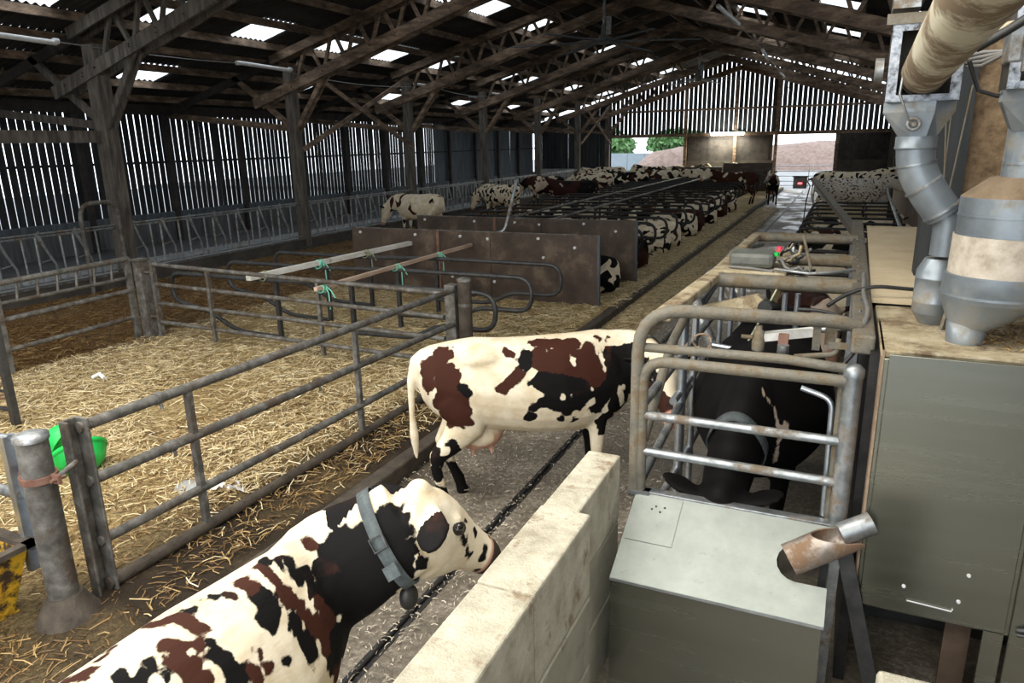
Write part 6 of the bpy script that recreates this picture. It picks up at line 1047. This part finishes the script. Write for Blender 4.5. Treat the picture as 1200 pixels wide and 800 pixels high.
LYL = [(17.5, 'white cow spotted black lying on the left side of the long row, nearest', -.2, .1), (19.9, 'black and white cow lying on the left side of the row, second', .3, .05), (22.3, 'red and white cow lying on the left side of the row, third', .1, .9), (25.9, 'white cow lying on the left side of the row beneath the pipe rail, fourth', -.5, .3), (29.5, 'dark cow lying on the left side of the row, fifth', .9, .2), (33.1, 'white and black cow lying on the left side of the row, farthest', -.2, .1)]
for i, (y, lab, b, tn) in enumerate(LYL): herd('LY', -8.9, y, 0+R_.uniform(-4, 4), lab, 70+i, b, tn, G2, z=.12)
RR = [(11.6, 'pinkish white cow lying in the first right-hand cubicle beyond the stall', -.5, .8), (13.9, 'white cow with black flecks lying in the third right-hand cubicle', -.2, .1), (15.02, 'white cow lying in the fourth right-hand cubicle', -.7, .5), (17.35, 'black flecked white cow lying midway along the right-hand cubicles', -.1, .1), (18.5, 'brown marked cow lying past the middle of the right-hand cubicles', .2, .8), (20.8, 'white cow lying near the far end of the right-hand cubicles', -.4, .2)]
for i, (y, lab, b, tn) in enumerate(RR): herd('LY', .15, y, 2+R_.uniform(-3, 3), lab, 90+i, b, tn, G3, z=.20, scale=.92)
herd('S1', -.0, 26.3, 0, 'grey speckled cow standing across the end of the right-hand cubicles', 97, -.45, .3, G3, z=.22, mt=coatGrey, sz=(.07, .11), scale=1.08)
herd('S1', -.1, 28.2, 0, 'white cow with black spots standing behind the grey speckled one', 98, -.5, .1, G3, z=.30, sz=(.12, .22), scale=1.12)
herd('S1', -.30, 8.7, -80, 'red-brown cow with white streaks waiting behind the milking stall', 41, 1.2, .9, None, z=0, mt=coatDark)
# ================================================================== LOOSE STRAW AND LITTER
def straws(name, n, area, z, m, parent, lo=.06, hi=.22, wd=.0035, seed=0, tilt=.25, hfun=None):
    rs = np.random.RandomState(seed); x0, x1, y0, y1 = area
    c = np.stack([rs.uniform(x0, x1, n), y0+(y1-y0)*rs.rand(n), np.full(n, z)+rs.rand(n)*.035], 1)
    if hfun is not None: keep = rs.rand(n) < hfun(c[:, 0], c[:, 1]); c = c[keep]; n = len(c)
    a = rs.rand(n)*6.283; L = rs.uniform(lo, hi, n)/2; el = rs.normal(0, tilt, n)
    d = np.stack([np.cos(a)*np.cos(el), np.sin(a)*np.cos(el), np.abs(np.sin(el))*.6], 1)*L[:, None]; w = np.stack([-np.sin(a), np.cos(a), rs.normal(0, .4, n)], 1)*wd
    bend = rs.normal(0, .15, n)[:, None]*np.stack([-np.sin(a), np.cos(a), np.zeros(n)], 1)*L[:, None]; mid = c+bend; mid[:, 2] += .006
    V = np.stack([c-d-w, c-d+w, mid-w, mid+w, c+d-w, c+d+w], 1).reshape(-1, 3); b = np.arange(n)[:, None]*6
    F = np.concatenate([b+np.array([0, 1, 3, 2]), b+np.array([2, 3, 5, 4])], 1).reshape(-1, 4)
    me = bpy.data.meshes.new(name); me.vertices.add(len(V)); me.vertices.foreach_set('co', V.ravel()); me.loops.add(F.size); me.loops.foreach_set('vertex_index', F.ravel()); me.polygons.add(len(F)); me.polygons.foreach_set('loop_start', np.arange(len(F))*4); me.polygons.foreach_set('loop_total', np.full(len(F), 4))
    me.update(calc_edges=True); ca = me.color_attributes.new('shade', 'FLOAT_COLOR', 'POINT'); sh = np.repeat(rs.rand(n), 6); A = np.ones((len(V), 4)); A[:, 0] = sh; ca.data.foreach_set('color', A.ravel())
    me.materials.append(m); o = bpy.data.objects.new(name, me); COL.objects.link(o); o['kind'] = 'stuff'
    if parent: o.parent = parent
    return o
def straw_mat(name, cols):
    m = bpy.data.materials.new(name); m.use_nodes = True; nt = m.node_tree; b = nt.nodes['Principled BSDF']; b.inputs['Roughness'].default_value = .6
    a = nt.nodes.new('ShaderNodeAttribute'); a.attribute_name = 'shade'; s = nt.nodes.new('ShaderNodeSeparateColor'); nt.links.new(a.outputs['Color'], s.inputs[0]); r = nt.nodes.new('ShaderNodeValToRGB'); e = r.color_ramp.elements
    e[0].position = 0; e[0].color = c4(cols[0]); e[1].position = 1; e[1].color = c4(cols[-1])
    for i in range(1, len(cols)-1): x = e.new(i/(len(cols)-1)); x.color = c4(cols[i])
    nt.links.new(s.outputs[0], r.inputs[0]); nt.links.new(r.outputs[0], b.inputs['Base Color']); return m
st_gold = straw_mat('golden_straw', [(.22, .15, .07), (.52, .39, .19), (.74, .60, .34), (.86, .76, .52)])
st_brown = straw_mat('trodden_straw', [(.05, .028, .01), (.14, .075, .022), (.26, .15, .05), (.42, .29, .12)])
st_bit = straw_mat('straw_bits', [(.16, .13, .09), (.34, .29, .22), (.58, .52, .42)])
def dens(x, y): return np.clip(.62+.4*np.sin(x*1.3+1)*np.cos(y*1.1)+.25*np.sin(x*3.1+y*2.3), .12, 1)*np.clip(1-.85*np.clip((x+4.8)/.5, 0, 1)*np.clip((9.5-y)/2, 0, 1), 0, 1)*np.clip((y-2.2)/2.2+np.clip((-6-x)/1.5, 0, 1), .2, 1)
straws('pen_straw', 80000, (-9.9, -3.75, 2.0, 12.0), .155, st_gold, floor, seed=1, hfun=dens)
straws('cubicle_straw', 34000, (-5.2, -3.55, 12.0, 30.0), .15, st_gold, floor, seed=2)
straws('row_straw', 16000, (-9.8, -5.2, 12.0, 24.0), .16, st_gold, floor, seed=3)
straws('passage_straw', 26000, (-14.2, -9.8, 4.0, 20.0), .15, st_brown, floor, seed=4)
straws('near_straw', 7000, (-6.4, -3.75, 1.2, 6.5), .15, st_brown, floor, seed=5, lo=.05, hi=.15)
straws('alley_litter', 15000, (-3.5, -1.2, 2.0, 14.0), .006, st_bit, floor, lo=.015, hi=.05, wd=.003, seed=6, tilt=.05)
straws('kerb_litter', 9000, (-3.55, -2.6, 9.0, 34.0), .012, st_brown, floor, lo=.05, hi=.16, seed=7, tilt=.1)
straws('kerb_litter', 16000, (-3.5, -2.75, 8.0, 34.0), .02, st_gold, floor, lo=.05, hi=.18, seed=8, tilt=.1)
straws('kerb_drift', 26000, (-3.52, -2.75, 6.5, 24.0), .02, st_gold, floor, lo=.05, hi=.2, seed=12, tilt=.2, hfun=lambda x, y: np.clip((-2.75-x)/.55+.25*np.sin(y*1.7)+.2*np.sin(y*4.1), 0, 1))
straws('cabinet_litter', 900, (.60, 1.3, 3.95, 4.75), 2.0, st_brown, None, lo=.01, hi=.04, wd=.003, seed=9, tilt=.1)
pb = thing('plastic_scrap', 'scrap of white plastic lying in the straw behind the pen fence', 'scrap', (-4.9, 4.2, .17))
rs = random.Random(4); mb = MB()
for k in range(5): cx, cy = -4.72+.05*k, 4.03+.02*k; mb.add([(cx+rs.uniform(-.06, .06), cy+rs.uniform(-.05, .05), .17+rs.uniform(0, .08)) for _ in range(4)], [(0, 1, 2, 3)]); mb.add([(cx+rs.uniform(-.05, .05), cy+rs.uniform(-.05, .05), .17+rs.uniform(0, .08)) for _ in range(3)], [(0, 1, 2)])
mb.build('crumpled_film', paper_white, pb)
sp_ = thing('stone_slab', 'flat grey stone half buried in straw beside the white scrap', 'stone', (-5.0, 4.1, .15)); MB().lathe([(.0001, 0), (.16, .0), (.14, .03), (.0001, .035)], (-4.98, 4.0, .15), 9).build('stone_body', conc_grey, sp_)
wp = thing('plastic_scrap', 'small white scrap in the straw by the left pen gate', 'scrap', (-8.6, 5.8, .17)); MB().tube([(-8.68, 5.75, .19), (-8.6, 5.8, .23), (-8.5, 5.78, .19)], .03, 6).build('crumpled_film', paper_white, wp)
